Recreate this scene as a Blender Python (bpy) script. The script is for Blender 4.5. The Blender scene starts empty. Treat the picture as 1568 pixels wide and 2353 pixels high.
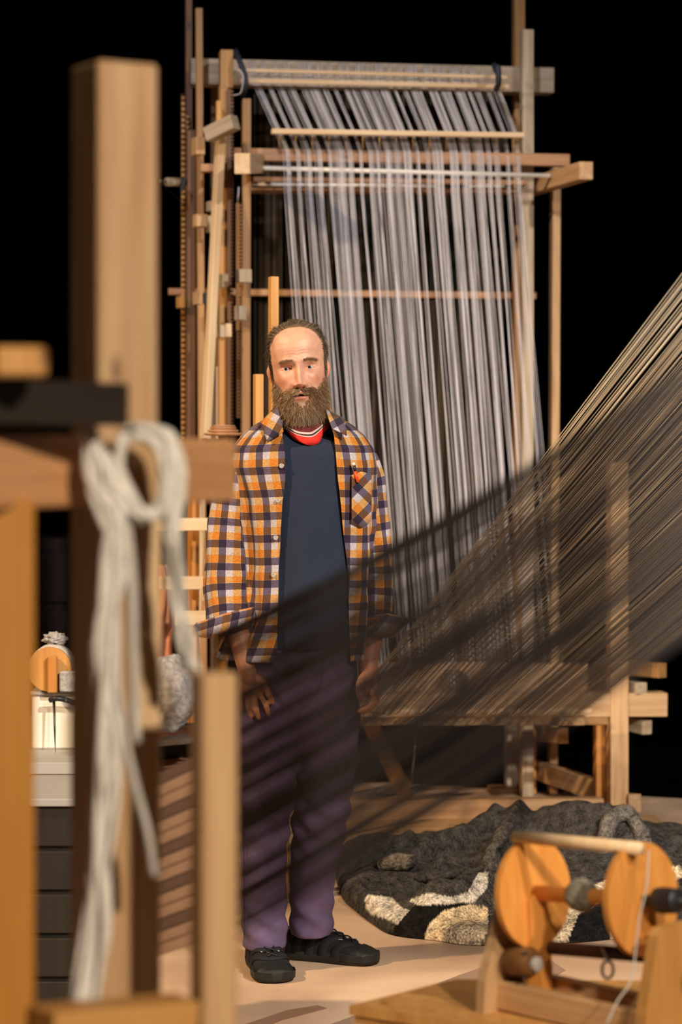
import bpy, bmesh, math, random
import numpy as np
from mathutils import Vector, Matrix, noise
random.seed(7); np.random.seed(7)
SC = bpy.context.scene
COL = SC.collection
PI = math.pi
# ------------------------------------------------------------------ camera (85 mm, eye height 1.5 m, rising front)
F = 85/36*2353          # focal length in pixels of the 1568x2353 frame
HOR = 990               # row of the horizon
cam = bpy.data.cameras.new('camera'); cam_o = bpy.data.objects.new('camera', cam); COL.objects.link(cam_o)
cam_o.location = (0, 0, 1.5); cam_o.rotation_euler = (PI/2, 0, 0)
cam.sensor_fit = 'VERTICAL'; cam.sensor_height = 36; cam.sensor_width = 24; cam.lens = 85
cam.shift_y = -(1176.5-HOR)/2353
cam.clip_end = 60
cam.dof.use_dof = True; cam.dof.focus_distance = 6.62; cam.dof.aperture_fstop = 3.0; cam.dof.aperture_blades = 9
SC.camera = cam_o
SC.cycles.use_denoising = True
# ------------------------------------------------------------------ world, lights, exposure
w = bpy.data.worlds.new('world'); SC.world = w; w.use_nodes = True
w.node_tree.nodes['Background'].inputs[0].default_value = (1.0, .86, .7, 1)
w.node_tree.nodes['Background'].inputs[1].default_value = .012
vs = SC.view_settings
vs.view_transform = 'Standard'; vs.look = 'None'; vs.gamma = 1; vs.use_curve_mapping = False; vs.exposure = 0.0
def spot(name, loc, aim, energy, color, size=40, blend=.5, radius=.12):
    l = bpy.data.lights.new(name, 'SPOT'); o = bpy.data.objects.new(name, l); COL.objects.link(o)
    o.location = loc; o.rotation_euler = (Vector(aim)-Vector(loc)).to_track_quat('-Z', 'Y').to_euler()
    l.energy = energy; l.color = color; l.spot_size = math.radians(size); l.spot_blend = blend; l.shadow_soft_size = radius
    return o
spot('stage_or_fill_spot', (3.6, .2, 5.0), (.4, 7.8, .65), 3350, (1.0, .92, .81), 42, 1.0)          # front right, warm white
spot('stage_or_fill_spot', (-4.8, 4.2, 5.0), (.1, 7.8, .7), 1900, (1.0, .73, .44), 52, .7)       # left, amber
spot('stage_or_fill_spot', (-1.6, 1.6, 6.4), (.4, 9.9, 2.5), 1500, (.84, .87, 1.0), 30, .7)      # high front, cool
spot('stage_or_fill_spot', (2.6, -1.6, 4.0), (-.75, 3.1, 1.0), 1650, (1.0, .86, .68), 40, .7)    # on the near loom
spot('stage_or_fill_spot', (-4.4, -.6, 3.6), (-.8, 3.0, 1.2), 45, (1.0, .82, .58), 36, .7)      # small fill added from the left for the near loom

spot('stage_or_fill_spot', (.3, .5, 4.5), (.5, 4.5, .5), 420, (1.0, .86, .66), 22, .9)      # added fill to brighten the winder
spot('stage_or_fill_spot', (2.2, -.8, 4.6), (1.0, 7.2, 1.2), 1500, (1.0, .93, .83), 17, .9)      # extra spot added to lift the slanting threads

# ------------------------------------------------------------------ helpers
def P(px, py, D): return Vector(((px-784)*D/F, D, 1.5-(py-HOR)*D/F))
def S(px, D): return px*D/F                  # pixels to metres at a distance
def lin(r, g, b):
    f = lambda c: (c/255/12.92 if c/255 <= .04045 else ((c/255+.055)/1.055)**2.4)
    return (f(r), f(g), f(b), 1)
def link(o, parent=None):
    COL.objects.link(o)
    if parent is not None: o.parent = parent
    return o
def tag(o, label=None, cat=None, group=None, kind=None):
    if label: o['label'] = label
    if cat: o['category'] = cat
    if group: o['group'] = group
    if kind: o['kind'] = kind
    return o
def empty(name, loc, label, cat, group=None):
    o = bpy.data.objects.new(name, None); o.location = loc; o.empty_display_size = .1; link(o)
    return tag(o, label, cat, group)
def rootloc(p):
    v = Vector((0, 0, 0))
    while p is not None: v = v+Vector(p.location); p = p.parent
    return v
def mk(name, verts, faces, mat=None, parent=None, smooth=False, uv=None, colors=None, loc=(0, 0, 0)):
    """mesh object from world-space data (loc: world origin to use)"""
    loc = Vector(loc)
    v = np.asarray(verts, dtype=float)-np.array(loc)[None, :]
    me = bpy.data.meshes.new(name); me.from_pydata(v.tolist(), [], [tuple(int(i) for i in f) for f in faces])
    if mat: me.materials.append(mat)
    if smooth: me.polygons.foreach_set('use_smooth', [True]*len(me.polygons))
    if uv is not None:
        l = me.uv_layers.new(name='UVMap'); li = np.zeros(len(me.loops), dtype=np.int32); me.loops.foreach_get('vertex_index', li)
        l.data.foreach_set('uv', np.asarray(uv, dtype=np.float32)[li].ravel())
    if colors is not None:
        a = me.color_attributes.new('Col', 'FLOAT_COLOR', 'POINT')
        c = np.ones((len(v), 4), dtype=np.float32); c[:, :3] = colors; a.data.foreach_set('color', c.ravel())
    o = bpy.data.objects.new(name, me); link(o, parent); o.location = loc-rootloc(parent)
    return o
_boxcache = {}
def boxmesh(name, sx, sy, sz, mat, bev):
    bm = bmesh.new(); bmesh.ops.create_cube(bm, size=1)
    for v in bm.verts: v.co = Vector((v.co.x*sx, v.co.y*sy, v.co.z*sz))
    if bev: bmesh.ops.bevel(bm, geom=bm.edges[:], offset=min(bev, .3*min(sx, sy, sz)), segments=1, affect='EDGES')
    me = bpy.data.meshes.new(name); bm.to_mesh(me); bm.free(); me.materials.append(mat); return me
def box(name, c, size, mat, parent=None, rot=None, yaw=0, bev=.002):
    """box centred at world c; its long grain runs along local z"""
    o = bpy.data.objects.new(name, boxmesh(name, *size, mat, bev)); link(o, parent)
    o.location = Vector(c)-rootloc(parent)
    if rot is not None: o.rotation_euler = rot.to_euler()
    else: o.rotation_euler = (0, 0, yaw)
    return o
def beam(name, p0, p1, wd, ht, mat, parent=None, yawref=0, bev=.002, side=None):
    """timber from p0 to p1, wd across, ht in the second cross direction (up for level beams, depth for posts)"""
    p0, p1 = Vector(p0), Vector(p1); d = p1-p0; L = d.length; z = d/L
    if side is None: side = Vector((math.cos(yawref), math.sin(yawref), 0)) if abs(z.z) > .6 else z.cross(Vector((0, 0, 1)))
    x = (side-z*side.dot(z)).normalized(); y = z.cross(x)
    R = Matrix((x, y, z)).transposed()
    return box(name, (p0+p1)/2, (wd, ht, L), mat, parent, rot=R, bev=bev)
def frames(pts):
    pts = np.asarray(pts, float); T = np.gradient(pts, axis=0); T /= np.linalg.norm(T, axis=1)[:, None]+1e-12
    n = np.cross(T[0], [0, 0, 1.]);
    if np.linalg.norm(n) < 1e-3: n = np.cross(T[0], [0, 1., 0])
    n /= np.linalg.norm(n); N = [n]
    for i in range(1, len(pts)):
        n = N[-1]-T[i]*np.dot(N[-1], T[i]); n /= np.linalg.norm(n)+1e-12; N.append(n)
    N = np.array(N); return pts, T, N, np.cross(T, N)
def tubedata(pts, rad, n=8, cap=True):
    pts, T, N, B = frames(pts); k = len(pts); rad = np.broadcast_to(np.asarray(rad, float), (k,))
    a = np.arange(n)*2*PI/n
    V = pts[:, None, :]+rad[:, None, None]*(np.cos(a)[None, :, None]*N[:, None, :]+np.sin(a)[None, :, None]*B[:, None, :])
    V = V.reshape(-1, 3); Fc = []
    for i in range(k-1):
        for j in range(n):
            j2 = (j+1) % n; Fc.append((i*n+j, i*n+j2, (i+1)*n+j2, (i+1)*n+j))
    if cap: Fc.append(tuple(range(n-1, -1, -1))); Fc.append(tuple((k-1)*n+j for j in range(n)))
    return V, Fc
def tube(name, pts, rad, mat, parent=None, n=8, smooth=True):
    V, Fc = tubedata(pts, rad, n); c = np.asarray(pts[0], float)
    return mk(name, V, Fc, mat, parent, smooth, loc=c)
def catmull(pts, n=8):
    p = np.asarray([tuple(q) for q in pts], float); p = np.vstack([2*p[0]-p[1], p, 2*p[-1]-p[-2]]); out = []
    for i in range(1, len(p)-2):
        for t in np.linspace(0, 1, n, endpoint=False):
            a, b, c, d = p[i-1], p[i], p[i+1], p[i+2]
            out.append(.5*((2*b)+(-a+c)*t+(2*a-5*b+4*c-d)*t*t+(-a+3*b-3*c+d)*t**3))
    out.append(p[-2]); return np.array(out)
def merge(parts):
    V, Fc, o = [], [], 0
    for v, f in parts:
        V.append(np.asarray(v)); Fc += [tuple(i+o for i in q) for q in f]; o += len(v)
    return np.vstack(V), Fc
def gridfaces(r, c, closed=False):
    Fc = []
    for i in range(r-1):
        for j in range(c if closed else c-1):
            j2 = (j+1) % c; Fc.append((i*c+j, i*c+j2, (i+1)*c+j2, (i+1)*c+j))
    return Fc
def remesh(V, Fc, voxel, it=3):
    me = bpy.data.meshes.new('tmp'); me.from_pydata(np.asarray(V).tolist(), [], [tuple(int(i) for i in f) for f in Fc])
    o = bpy.data.objects.new('tmp', me); COL.objects.link(o)
    m = o.modifiers.new('r', 'REMESH'); m.mode = 'VOXEL'; m.voxel_size = voxel
    s = o.modifiers.new('s', 'SMOOTH'); s.iterations = it; s.factor = .5
    dg = bpy.context.evaluated_depsgraph_get(); e = o.evaluated_get(dg).to_mesh()
    v = np.zeros(len(e.vertices)*3); e.vertices.foreach_get('co', v); v = v.reshape(-1, 3)
    nr = np.zeros(len(e.vertices)*3); e.vertices.foreach_get('normal', nr); nr = nr.reshape(-1, 3)
    f = [tuple(p.vertices) for p in e.polygons]
    bpy.data.objects.remove(o); bpy.data.meshes.remove(me)
    return v, f, nr
def capsule(p0, p1, r0, r1, n=12):
    p0 = np.array(p0, float); p1 = np.array(p1, float); d = p1-p0; L = np.linalg.norm(d)+1e-9; d /= L
    ts = np.linspace(0, PI/2, 4); pts = []; rs = []
    for t in ts[:-1]: pts.append(p0-d*r0*math.cos(t)); rs.append(max(r0*math.sin(t), r0*.05))
    pts += [p0, p1]; rs += [r0, r1]
    for t in ts[::-1][1:]: pts.append(p1+d*r1*math.cos(t)); rs.append(max(r1*math.sin(t), r1*.05))
    return tubedata(np.array(pts), rs, n)
def lathe(name, prof, mat, parent, c, axis=(0, 0, 1), n=28, smooth=True):
    ax = Vector(axis).normalized(); q = ax.to_track_quat('Z', 'Y'); V, Fc = [], []
    for (r, z) in prof:
        for j in range(n):
            a = 2*PI*j/n; V.append(Vector(c)+q@Vector((r*math.cos(a), r*math.sin(a), z)))
    Fc = gridfaces(len(prof), n, True)
    Fc.append(tuple(range(n-1, -1, -1))); Fc.append(tuple((len(prof)-1)*n+j for j in range(n)))
    o = mk(name, [tuple(v) for v in V], Fc, mat, parent, False, loc=c)
    if smooth:
        m = o.data; m.polygons.foreach_set('use_smooth', [len(p.vertices) == 4 for p in m.polygons])
        m.set_sharp_from_angle(angle=math.radians(40))
    return o

# ------------------------------------------------------------------ materials
def newmat(name):
    m = bpy.data.materials.new(name); m.use_nodes = True; nt = m.node_tree
    return m, nt, nt.nodes['Principled BSDF']
def N(nt, t, **kw):
    n = nt.nodes.new(t)
    for k, v in kw.items(): setattr(n, k, v)
    return n
def wood(name, c1, c2, rough=.55, scale=1.0, knots=True):
    m, nt, b = newmat(name); L = nt.links.new
    tc = N(nt, 'ShaderNodeTexCoord'); oi = N(nt, 'ShaderNodeObjectInfo')
    add = N(nt, 'ShaderNodeVectorMath', operation='ADD'); L(tc.outputs['Object'], add.inputs[0])
    sc = N(nt, 'ShaderNodeVectorMath', operation='SCALE'); sc.inputs[0].default_value = (7, 13, 23); L(oi.outputs['Random'], sc.inputs['Scale'])
    L(sc.outputs[0], add.inputs[1])
    mp = N(nt, 'ShaderNodeMapping'); mp.inputs['Scale'].default_value = (26*scale, 26*scale, 1.6*scale); L(add.outputs[0], mp.inputs[0])
    n1 = N(nt, 'ShaderNodeTexNoise'); n1.inputs['Scale'].default_value = 1.6; n1.inputs['Detail'].default_value = 5; L(mp.outputs[0], n1.inputs['Vector'])
    mp2 = N(nt, 'ShaderNodeMapping'); mp2.inputs['Scale'].default_value = (160, 160, 5); L(add.outputs[0], mp2.inputs[0])
    n2 = N(nt, 'ShaderNodeTexNoise'); n2.inputs['Scale'].default_value = 1; L(mp2.outputs[0], n2.inputs['Vector'])
    mx = N(nt, 'ShaderNodeMath', operation='MULTIPLY_ADD'); mx.inputs[1].default_value = .3; L(n2.outputs[0], mx.inputs[0])
    mm = N(nt, 'ShaderNodeMath', operation='MULTIPLY'); mm.inputs[1].default_value = .75; L(n1.outputs[0], mm.inputs[0]); L(mm.outputs[0], mx.inputs[2])
    cr = N(nt, 'ShaderNodeValToRGB'); cr.color_ramp.elements[0].position = .33; cr.color_ramp.elements[1].position = .68
    cr.color_ramp.elements[0].color = c2; cr.color_ramp.elements[1].color = c1; L(mx.outputs[0], cr.inputs[0])
    hsv = N(nt, 'ShaderNodeHueSaturation'); L(cr.outputs[0], hsv.inputs['Color'])
    rv = N(nt, 'ShaderNodeMapRange'); rv.inputs['To Min'].default_value = .82; rv.inputs['To Max'].default_value = 1.15; L(oi.outputs['Random'], rv.inputs[0]); L(rv.outputs[0], hsv.inputs['Value'])
    last = hsv.outputs[0]
    if knots:
        vo = N(nt, 'ShaderNodeTexVoronoi'); vo.inputs['Scale'].default_value = 1; mp3 = N(nt, 'ShaderNodeMapping'); mp3.inputs['Scale'].default_value = (11, 11, 4.5); L(add.outputs[0], mp3.inputs[0]); L(mp3.outputs[0], vo.inputs['Vector'])
        k = N(nt, 'ShaderNodeMapRange'); k.inputs['From Min'].default_value = .03; k.inputs['From Max'].default_value = .12; L(vo.outputs['Distance'], k.inputs[0])
        mk_ = N(nt, 'ShaderNodeMix', data_type='RGBA'); L(k.outputs[0], mk_.inputs[0]); mk_.inputs[6].default_value = (c2[0]*.3, c2[1]*.25, c2[2]*.25, 1); L(last, mk_.inputs[7]); last = mk_.outputs[2]
    L(last, b.inputs['Base Color']); b.inputs['Roughness'].default_value = rough
    bu = N(nt, 'ShaderNodeBump'); bu.inputs['Strength'].default_value = .15; bu.inputs['Distance'].default_value = .002; L(n2.outputs[0], bu.inputs['Height']); L(bu.outputs[0], b.inputs['Normal'])
    return m
def plain(name, c, rough=.6, metal=0, noise_amt=.0, nscale=40, bump=0, spec=.5):
    m, nt, b = newmat(name); L = nt.links.new; b.inputs['Roughness'].default_value = rough; b.inputs['Metallic'].default_value = metal
    b.inputs['Specular IOR Level'].default_value = spec
    b.inputs['Base Color'].default_value = c
    if noise_amt or bump:
        tc = N(nt, 'ShaderNodeTexCoord'); n1 = N(nt, 'ShaderNodeTexNoise'); n1.inputs['Scale'].default_value = nscale; n1.inputs['Detail'].default_value = 5
        L(tc.outputs['Object'], n1.inputs['Vector'])
        if noise_amt:
            h = N(nt, 'ShaderNodeHueSaturation'); h.inputs['Color'].default_value = c
            r = N(nt, 'ShaderNodeMapRange'); r.inputs['From Min'].default_value = .3; r.inputs['From Max'].default_value = .7; r.inputs['To Min'].default_value = 1-noise_amt; r.inputs['To Max'].default_value = 1+noise_amt
            L(n1.outputs[0], r.inputs[0]); L(r.outputs[0], h.inputs['Value']); L(h.outputs[0], b.inputs['Base Color'])
        if bump:
            bu = N(nt, 'ShaderNodeBump'); bu.inputs['Strength'].default_value = .6; bu.inputs['Distance'].default_value = bump; L(n1.outputs[0], bu.inputs['Height']); L(bu.outputs[0], b.inputs['Normal'])
    return m
M = {}
M['pine'] = wood('pine', lin(202, 164, 120), lin(172, 126, 80))
M['pale'] = wood('pale_wood', lin(225, 195, 155), lin(205, 165, 118), knots=False)
M['white_dowel'] = plain('white_dowel', lin(235, 225, 210), .45, noise_amt=.05)
M['amber'] = wood('amber_wood', lin(205, 152, 84), lin(180, 122, 60))
M['orange'] = wood('orange_wood', lin(206, 140, 66), lin(188, 118, 48), knots=False)
M['amber_lit'] = wood('amber_lit_wood', lin(190, 130, 44), lin(172, 108, 26))  # amber light on the leftmost post put into its wood colour
M['dark'] = wood('dark_wood', lin(124, 82, 40), lin(86, 54, 24))
M['brown'] = wood('brown_wood', lin(172, 126, 74), lin(138, 96, 50))
M['red'] = wood('red_wood', lin(192, 142, 98), lin(166, 114, 72))
M['grey_wood'] = wood('grey_wood', lin(185, 165, 138), lin(150, 126, 98))
M['black_or_shaded_wood'] = wood('black_or_shaded_wood', lin(42, 30, 20), lin(28, 20, 14), knots=False)
M['warp'] = plain('warp_yarn', lin(226, 220, 222), .8, noise_amt=.12, nscale=300)
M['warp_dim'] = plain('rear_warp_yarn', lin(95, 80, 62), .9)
M['cream'] = plain('cream_yarn', lin(250, 244, 230), .7)
M['taupe'] = plain('taupe_yarn', lin(192, 184, 174), .85)
M['black_yarn'] = plain('black_yarn', lin(84, 79, 80), .9, spec=.2)
M['brown_yarn'] = plain('brown_yarn', lin(150, 112, 84), .9, noise_amt=.2, nscale=60)
M['brown_yarn2'] = plain('dark_brown_yarn', lin(92, 66, 50), .9, noise_amt=.2, nscale=60)
M['grey_yarn'] = plain('grey_yarn', lin(215, 208, 198), .9, noise_amt=.15, nscale=80, bump=.002)
M['brown_yarn3'] = plain('charcoal_yarn', lin(62, 58, 56), .95, noise_amt=.3, nscale=120, bump=.003)
M['wad'] = plain('wound_yarn', lin(132, 124, 108), .95, noise_amt=.3, nscale=120, bump=.003)
M['fleece'] = plain('fleece', lin(165, 158, 155), 1, noise_amt=.3, nscale=60, bump=.01)
M['fleece_white'] = plain('white_fleece', lin(215, 205, 195), 1, noise_amt=.2, nscale=90, bump=.006)
M['black'] = plain('black_plastic', lin(28, 28, 32), .45)
M['strap'] = plain('black_strap', lin(38, 42, 55), .7)
M['steel'] = plain('steel', lin(150, 150, 155), .35, 1)
M['darksteel'] = plain('dark_steel', lin(70, 66, 62), .4, .9)
M['white_plastic'] = plain('white_plastic', lin(232, 224, 210), .5)
M['grey_plastic'] = plain('grey_plastic', lin(165, 160, 155), .5)
M['copper'] = plain('copper_cloth', lin(205, 130, 90), .6, noise_amt=.25, nscale=20)
M['dark_red'] = wood('dark_red_wood', lin(58, 22, 15), lin(36, 11, 8), knots=False)
M['black_red'] = plain('black_red_lacquer', lin(26, 9, 7), .6, spec=.2)
M['velvet'] = plain('black_velvet', (.0012, .0011, .001, 1), 1, spec=0)

# ------------------------------------------------------------------ setting
def floor_mat():
    m, nt, b = newmat('stage_floor'); L = nt.links.new
    tc = N(nt, 'ShaderNodeTexCoord')
    n1 = N(nt, 'ShaderNodeTexNoise'); n1.inputs['Scale'].default_value = 1.3; n1.inputs['Detail'].default_value = 6; n1.inputs['Distortion'].default_value = .8; L(tc.outputs['Object'], n1.inputs['Vector'])
    cr = N(nt, 'ShaderNodeValToRGB'); e = cr.color_ramp.elements; e[0].position = .32; e[0].color = lin(184, 150, 122); e[1].position = .62; e[1].color = lin(224, 190, 160); L(n1.outputs[0], cr.inputs[0])
    n2 = N(nt, 'ShaderNodeTexNoise'); n2.inputs['Scale'].default_value = 55; n2.inputs['Detail'].default_value = 3; L(tc.outputs['Object'], n2.inputs['Vector'])
    k = N(nt, 'ShaderNodeMapRange'); k.inputs['From Min'].default_value = .24; k.inputs['From Max'].default_value = .30; L(n2.outputs[0], k.inputs[0])
    mx = N(nt, 'ShaderNodeMix', data_type='RGBA'); mx.inputs[6].default_value = lin(120, 90, 66); L(k.outputs[0], mx.inputs[0]); L(cr.outputs[0], mx.inputs[7]); L(mx.outputs[2], b.inputs['Base Color'])
    b.inputs['Roughness'].default_value = .5
    return m
fl = mk('floor', [(-4, -1, 0), (4, -1, 0), (4, 8.9, 0), (-4, 11.85, 0), (-4, -1, -.03), (4, -1, -.03), (4, 8.9, -.03), (-4, 11.85, -.03)],
        [(0, 1, 2, 3), (7, 6, 5, 4), (0, 4, 5, 1), (1, 5, 6, 2), (2, 6, 7, 3), (3, 7, 4, 0)], floor_mat()); tag(fl, kind='structure')
f2 = mk('floor.001', [(-9, -2, -.035), (9, -2, -.035), (9, 16, -.035), (-9, 16, -.035)], [(0, 1, 2, 3)], M['velvet']); tag(f2, kind='structure')
# black stage drape with folds
xs = np.linspace(-9, 9, 240); V = []
for z in (-.03, 6.5):
    for x in xs: V.append((x, 14.5+.12*math.sin(x*9)+.05*math.sin(x*23+1), z))
tag(mk('wall_back', V, gridfaces(2, 240), M['velvet'], smooth=True), kind='structure')

# paper tape on the floor
def decal(name, pts, mat, label, cat):
    V = [];
    for (px, py) in pts:
        D = 1.5*F/(py-HOR); q = P(px, py, D); V.append((q.x, q.y, .0005))
    n = len(V); V2 = V+[(x, y, .0015) for x, y, z in V]
    Fc = [tuple(range(n-1, -1, -1)), tuple(range(n, 2*n))]+[(i, (i+1) % n, n+(i+1) % n, n+i) for i in range(n)]
    o = mk(name, V2, Fc, mat, loc=V[0]); tag(o, label, cat); return o
M['tape'] = plain('brown_tape', lin(150, 112, 84), .35, noise_amt=.12, nscale=30)
M['paper'] = plain('brown_paper', lin(158, 128, 108), .7, noise_amt=.08, nscale=12)
decal('tape_strip', [(560, 2356), (625, 2334), (660, 2322), (700, 2316), (730, 2311), (752, 2318), (700, 2332), (650, 2345), (612, 2360)], M['tape'], 'crinkled strip of brown tape stuck to the floor in front of the shoes', 'tape')
decal('paper_sheet', [(740, 2362), (800, 2340), (860, 2318), (1060, 2240), (1160, 2205), (1240, 2190), (1300, 2230), (1100, 2345), (1000, 2380)], M['paper'], 'mauve brown sheet of paper lying under the low bench', 'paper')

# ------------------------------------------------------------------ the big upright loom
YAW = math.radians(8)
def DM(px): return 9.9+.14*(px-784)*9.9/F       # main frame plane
def DF(px): return 9.28+.14*(px-784)*9.3/F      # front frame plane
loom = empty('upright_loom', (P(800, 990, 9.8).x, 9.8, 0), 'tall wooden floor loom strung with white warp, standing behind the man', 'loom')
def post(name, x0, x1, y0, y1, D, dep, mat, dx=0, yaw=YAW):
    a = P((x0+x1)/2, y0, D); b = P((x0+x1)/2+dx, y1, D)
    return beam(name, b, a, S(x1-x0, D), dep, mat, loom, yawref=yaw)
def rail(name, x0, y0, x1, y1, hpx, dep, mat, D0, D1):
    a, b = P(x0, y0, D0), P(x1, y1, D1)
    return beam(name, a, b, dep, S(hpx, (D0+D1)/2), mat, loom)
def zfloor(D): return HOR+1.5*F/D
# main frame posts
post('post', 426, 441, -60, zfloor(10.05)-3, 10.05, .06, M['dark'])
post('post', 449, 465, 20, zfloor(9.7)-3, 9.70, .04, M['brown'], dx=12)
post('post', 484, 506, 195, zfloor(10.1)-3, 10.1, .05, M['dark'])
post('post', 505, 534, 118, 205, 9.66, .09, M['amber'])
post('post', 503, 521, 200, zfloor(9.66)-3, 9.66, .09, M['amber'], dx=-4)
post('post', 557, 576, 228, zfloor(9.5)-3, 9.5, .05, M['brown'], dx=-4)
post('post', 1180, 1204, -60, zfloor(10.15)-3, 10.15, .06, M['brown'])
post('post', 1198, 1224, 70, zfloor(9.9)-3, 9.9, .06, M['grey_wood'])
post('post', 1268, 1286, 386, zfloor(9.98)-3, 9.98, .06, M['pine'], dx=-7)
# notched racks
def rack(x0, x1, y0, y1, D, dep, mat, n, dx=0):
    zt, zb = P(0, y0, D).z, P(0, y1, D).z; wd = S(x1-x0, D); pit = (zt-zb)/n; V, Fc = [], []
    xa = P((x0+x1)/2, 0, D).x; prof = []
    for i in range(n):
        z = zb+i*pit; prof += [(wd/2, z), (wd/2, z+.55*pit), (wd/2-.012, z+.6*pit), (wd/2-.012, z+.97*pit)]
    full = [(-wd/2, zt), (-wd/2, zb)]+prof[0:]+[(wd/2, zt)]
    c, s = math.cos(YAW), math.sin(YAW); k = len(full)
    for e in (-dep/2, dep/2):
        for (u, z) in full: V.append((xa+u*c-e*s, D+u*s+e*c, z))
    for i in range(k): j = (i+1) % k; Fc.append((i, j, k+j, k+i))
    # caps as strips
    for o, fl_ in ((0, False), (k, True)):
        q = [o]+[o+1]+[o+i for i in range(2, k)]
        Fc.append(tuple(q[::-1]) if not fl_ else tuple(q))
    mk('rack', V, Fc, mat, loom, loc=(xa, D, zb))
post('post', 430, 449, 300, zfloor(9.95)-3, 9.95, .04, M['dark'])
rack(522, 536, 205, 1000, 9.60, .03, M['dark'], 92)
rack(417, 424, 217, 1100, 10.0, .03, M['amber'], 70)
rack(428, 434, 260, 1000, 9.98, .02, M['brown'], 62)
rack(543, 556, 467, 760, 9.55, .03, M['brown'], 34)
rack(544, 554, 760, 960, 9.56, .03, M['dark'], 24)
tube('cord', [P(549, 430, 9.5), P(547, 467, 9.54)], .003, M['warp'], loom)
# leaning light stick
beam('leaning_stick', P(472, 1012, 9.1), P(507, 318, 9.45), S(18, 9.3), .035, M['pale'], loom, yawref=math.radians(35))
post('stick', 497, 500, 842, 1010, 9.2, .006, M['pale'])
# blocks and wedges tied to the left posts
def blk(x0, x1, y0, y1, D, dep, mat, yaw=math.radians(24), name='block'):
    c = P((x0+x1)/2, (y0+y1)/2, D); return box(name, c, (S(x1-x0, D), dep, S(y1-y0, D)), mat, loom, yaw=yaw)
blk(445, 466, 316, 357, 9.45, .06, M['pine'])
beam('block', P(478, 311, 9.35), P(541, 280, 9.28), .05, S(34, 9.3), M['grey_wood'], loom)
blk(447, 474, 493, 522, 9.5, .05, M['pine'])
blk(478, 493, 463, 486, 9.55, .05, M['grey_wood'])
blk(476, 487, 496, 535, 9.58, .03, M['grey_wood'])
beam('block', P(557, 376, 9.05), P(590, 376, 9.6), S(36, 9.2), S(47, 9.2), M['pale'], loom)
blk(546, 576, 619, 650, 9.4, .04, M['grey_wood'])
blk(543, 562, 703, 736, 9.42, .05, M['grey_wood'])
blk(500, 513, 747, 776, 9.3, .05, M['pale']); blk(513, 528, 744, 775, 9.3, .05, M['pale'])
blk(447, 462, 671, 700, 9.5, .05, M['pine']); blk(463, 473, 673, 698, 9.52, .04, M['black_or_shaded_wood'])
blk(409, 421, 681, 708, 9.9, .05, M['amber'])
blk(506, 522, 630, 662, 9.55, .04, M['grey_wood'])
post('stick', 497, 509, 232, 318, 9.55, .03, M['amber'])
rail('rail', 462, 387, 502, 387, 18, .05, M['red'], 9.5, 9.5)
tube('crank_handle', [P(384, 418, 9.75), P(424, 419, 9.85)], S(10, 9.8), M['grey_wood'], loom, 14)
tube('crank_pin', [P(366, 415, 9.7), P(386, 417, 9.76)], .004, M['steel'], loom)
tube('cord', catmull([P(364, 416, 9.7), P(395, 445, 9.9), P(425, 470, 10.0)]), .0018, M['darksteel'], loom, 5)
beam('bracket', P(428, 405, 9.8), P(416, 440, 9.8), .012, .012, M['black'], loom)
# rails across
rail('crossbeam', 437, 167, 1268, 188, 58, .10, M['grey_wood'], 9.85, 10.06)
rail('rail', 387, 670, 1232, 680, 15, .03, M['red'], 10.2, 10.3)
rail('rail', 536, 355, 1308, 369, 28, .04, M['red'], 9.62, 9.80)
rail('rail', 575, 412, 1210, 420, 11, .03, M['red'], 9.72, 9.85)
rail('rail', 575, 436, 1215, 440, 14, .03, M['red'], 9.80, 9.92)
def dowel(x0, y0, x1, y1, tpx, D0, D1, mat, name='dowel'):
    tube(name, [P(x0, y0, D0), P(x1, y1, D1)], S(tpx, D0)/2, mat, loom, 12)
dowel(588, 386, 1265, 404, 11, 9.52, 9.70, M['white_dowel'])
dowel(572, 423, 1003, 428, 9, 9.68, 9.72, M['white_dowel']); dowel(1080, 427, 1160, 427, 9, 9.72, 9.74, M['white_dowel'])
rail('lease_stick', 548, 161, 1168, 178, 9, .012, M['pale'], 9.56, 9.74)
rail('lease_stick', 553, 185, 1171, 199, 11, .012, M['pale'], 9.53, 9.72)
rail('lease_bar', 624, 302, 1204, 311, 12, .03, M['pale'], 9.50, 9.68)
for k in range(15): post('spacer', 640+k*38.5, 643+k*38.5, 308+k*.3, 352+k*.8, 9.63+k*.012, .005, M['amber'])
for (a, b) in (((546, 118), (566, 205)), ((1140, 150), (1149, 190))):
    tube('strap', catmull([P(a[0]-4, a[1], 9.72), P(a[0]+2, a[1]+15, 9.55), P(b[0]-4, b[1]-35, 9.5), P(b[0]-3, b[1], 9.51), P(b[0]-8, b[1]+14, 9.62)]), S(7, 9.5), M['strap'], loom, 8)
tube('cord', catmull([P(552, 160, 9.5), P(559, 178, 9.48), P(556, 205, 9.5), P(550, 216, 9.52), P(536, 219, 9.56)]), .0022, M['warp'], loom, 5)
# depth beam at the upper right
beam('side_beam', P(1215, 432, 10.1), P(1348, 392, 9.35), .055, S(40, 9.6), M['pine'], loom)
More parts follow.
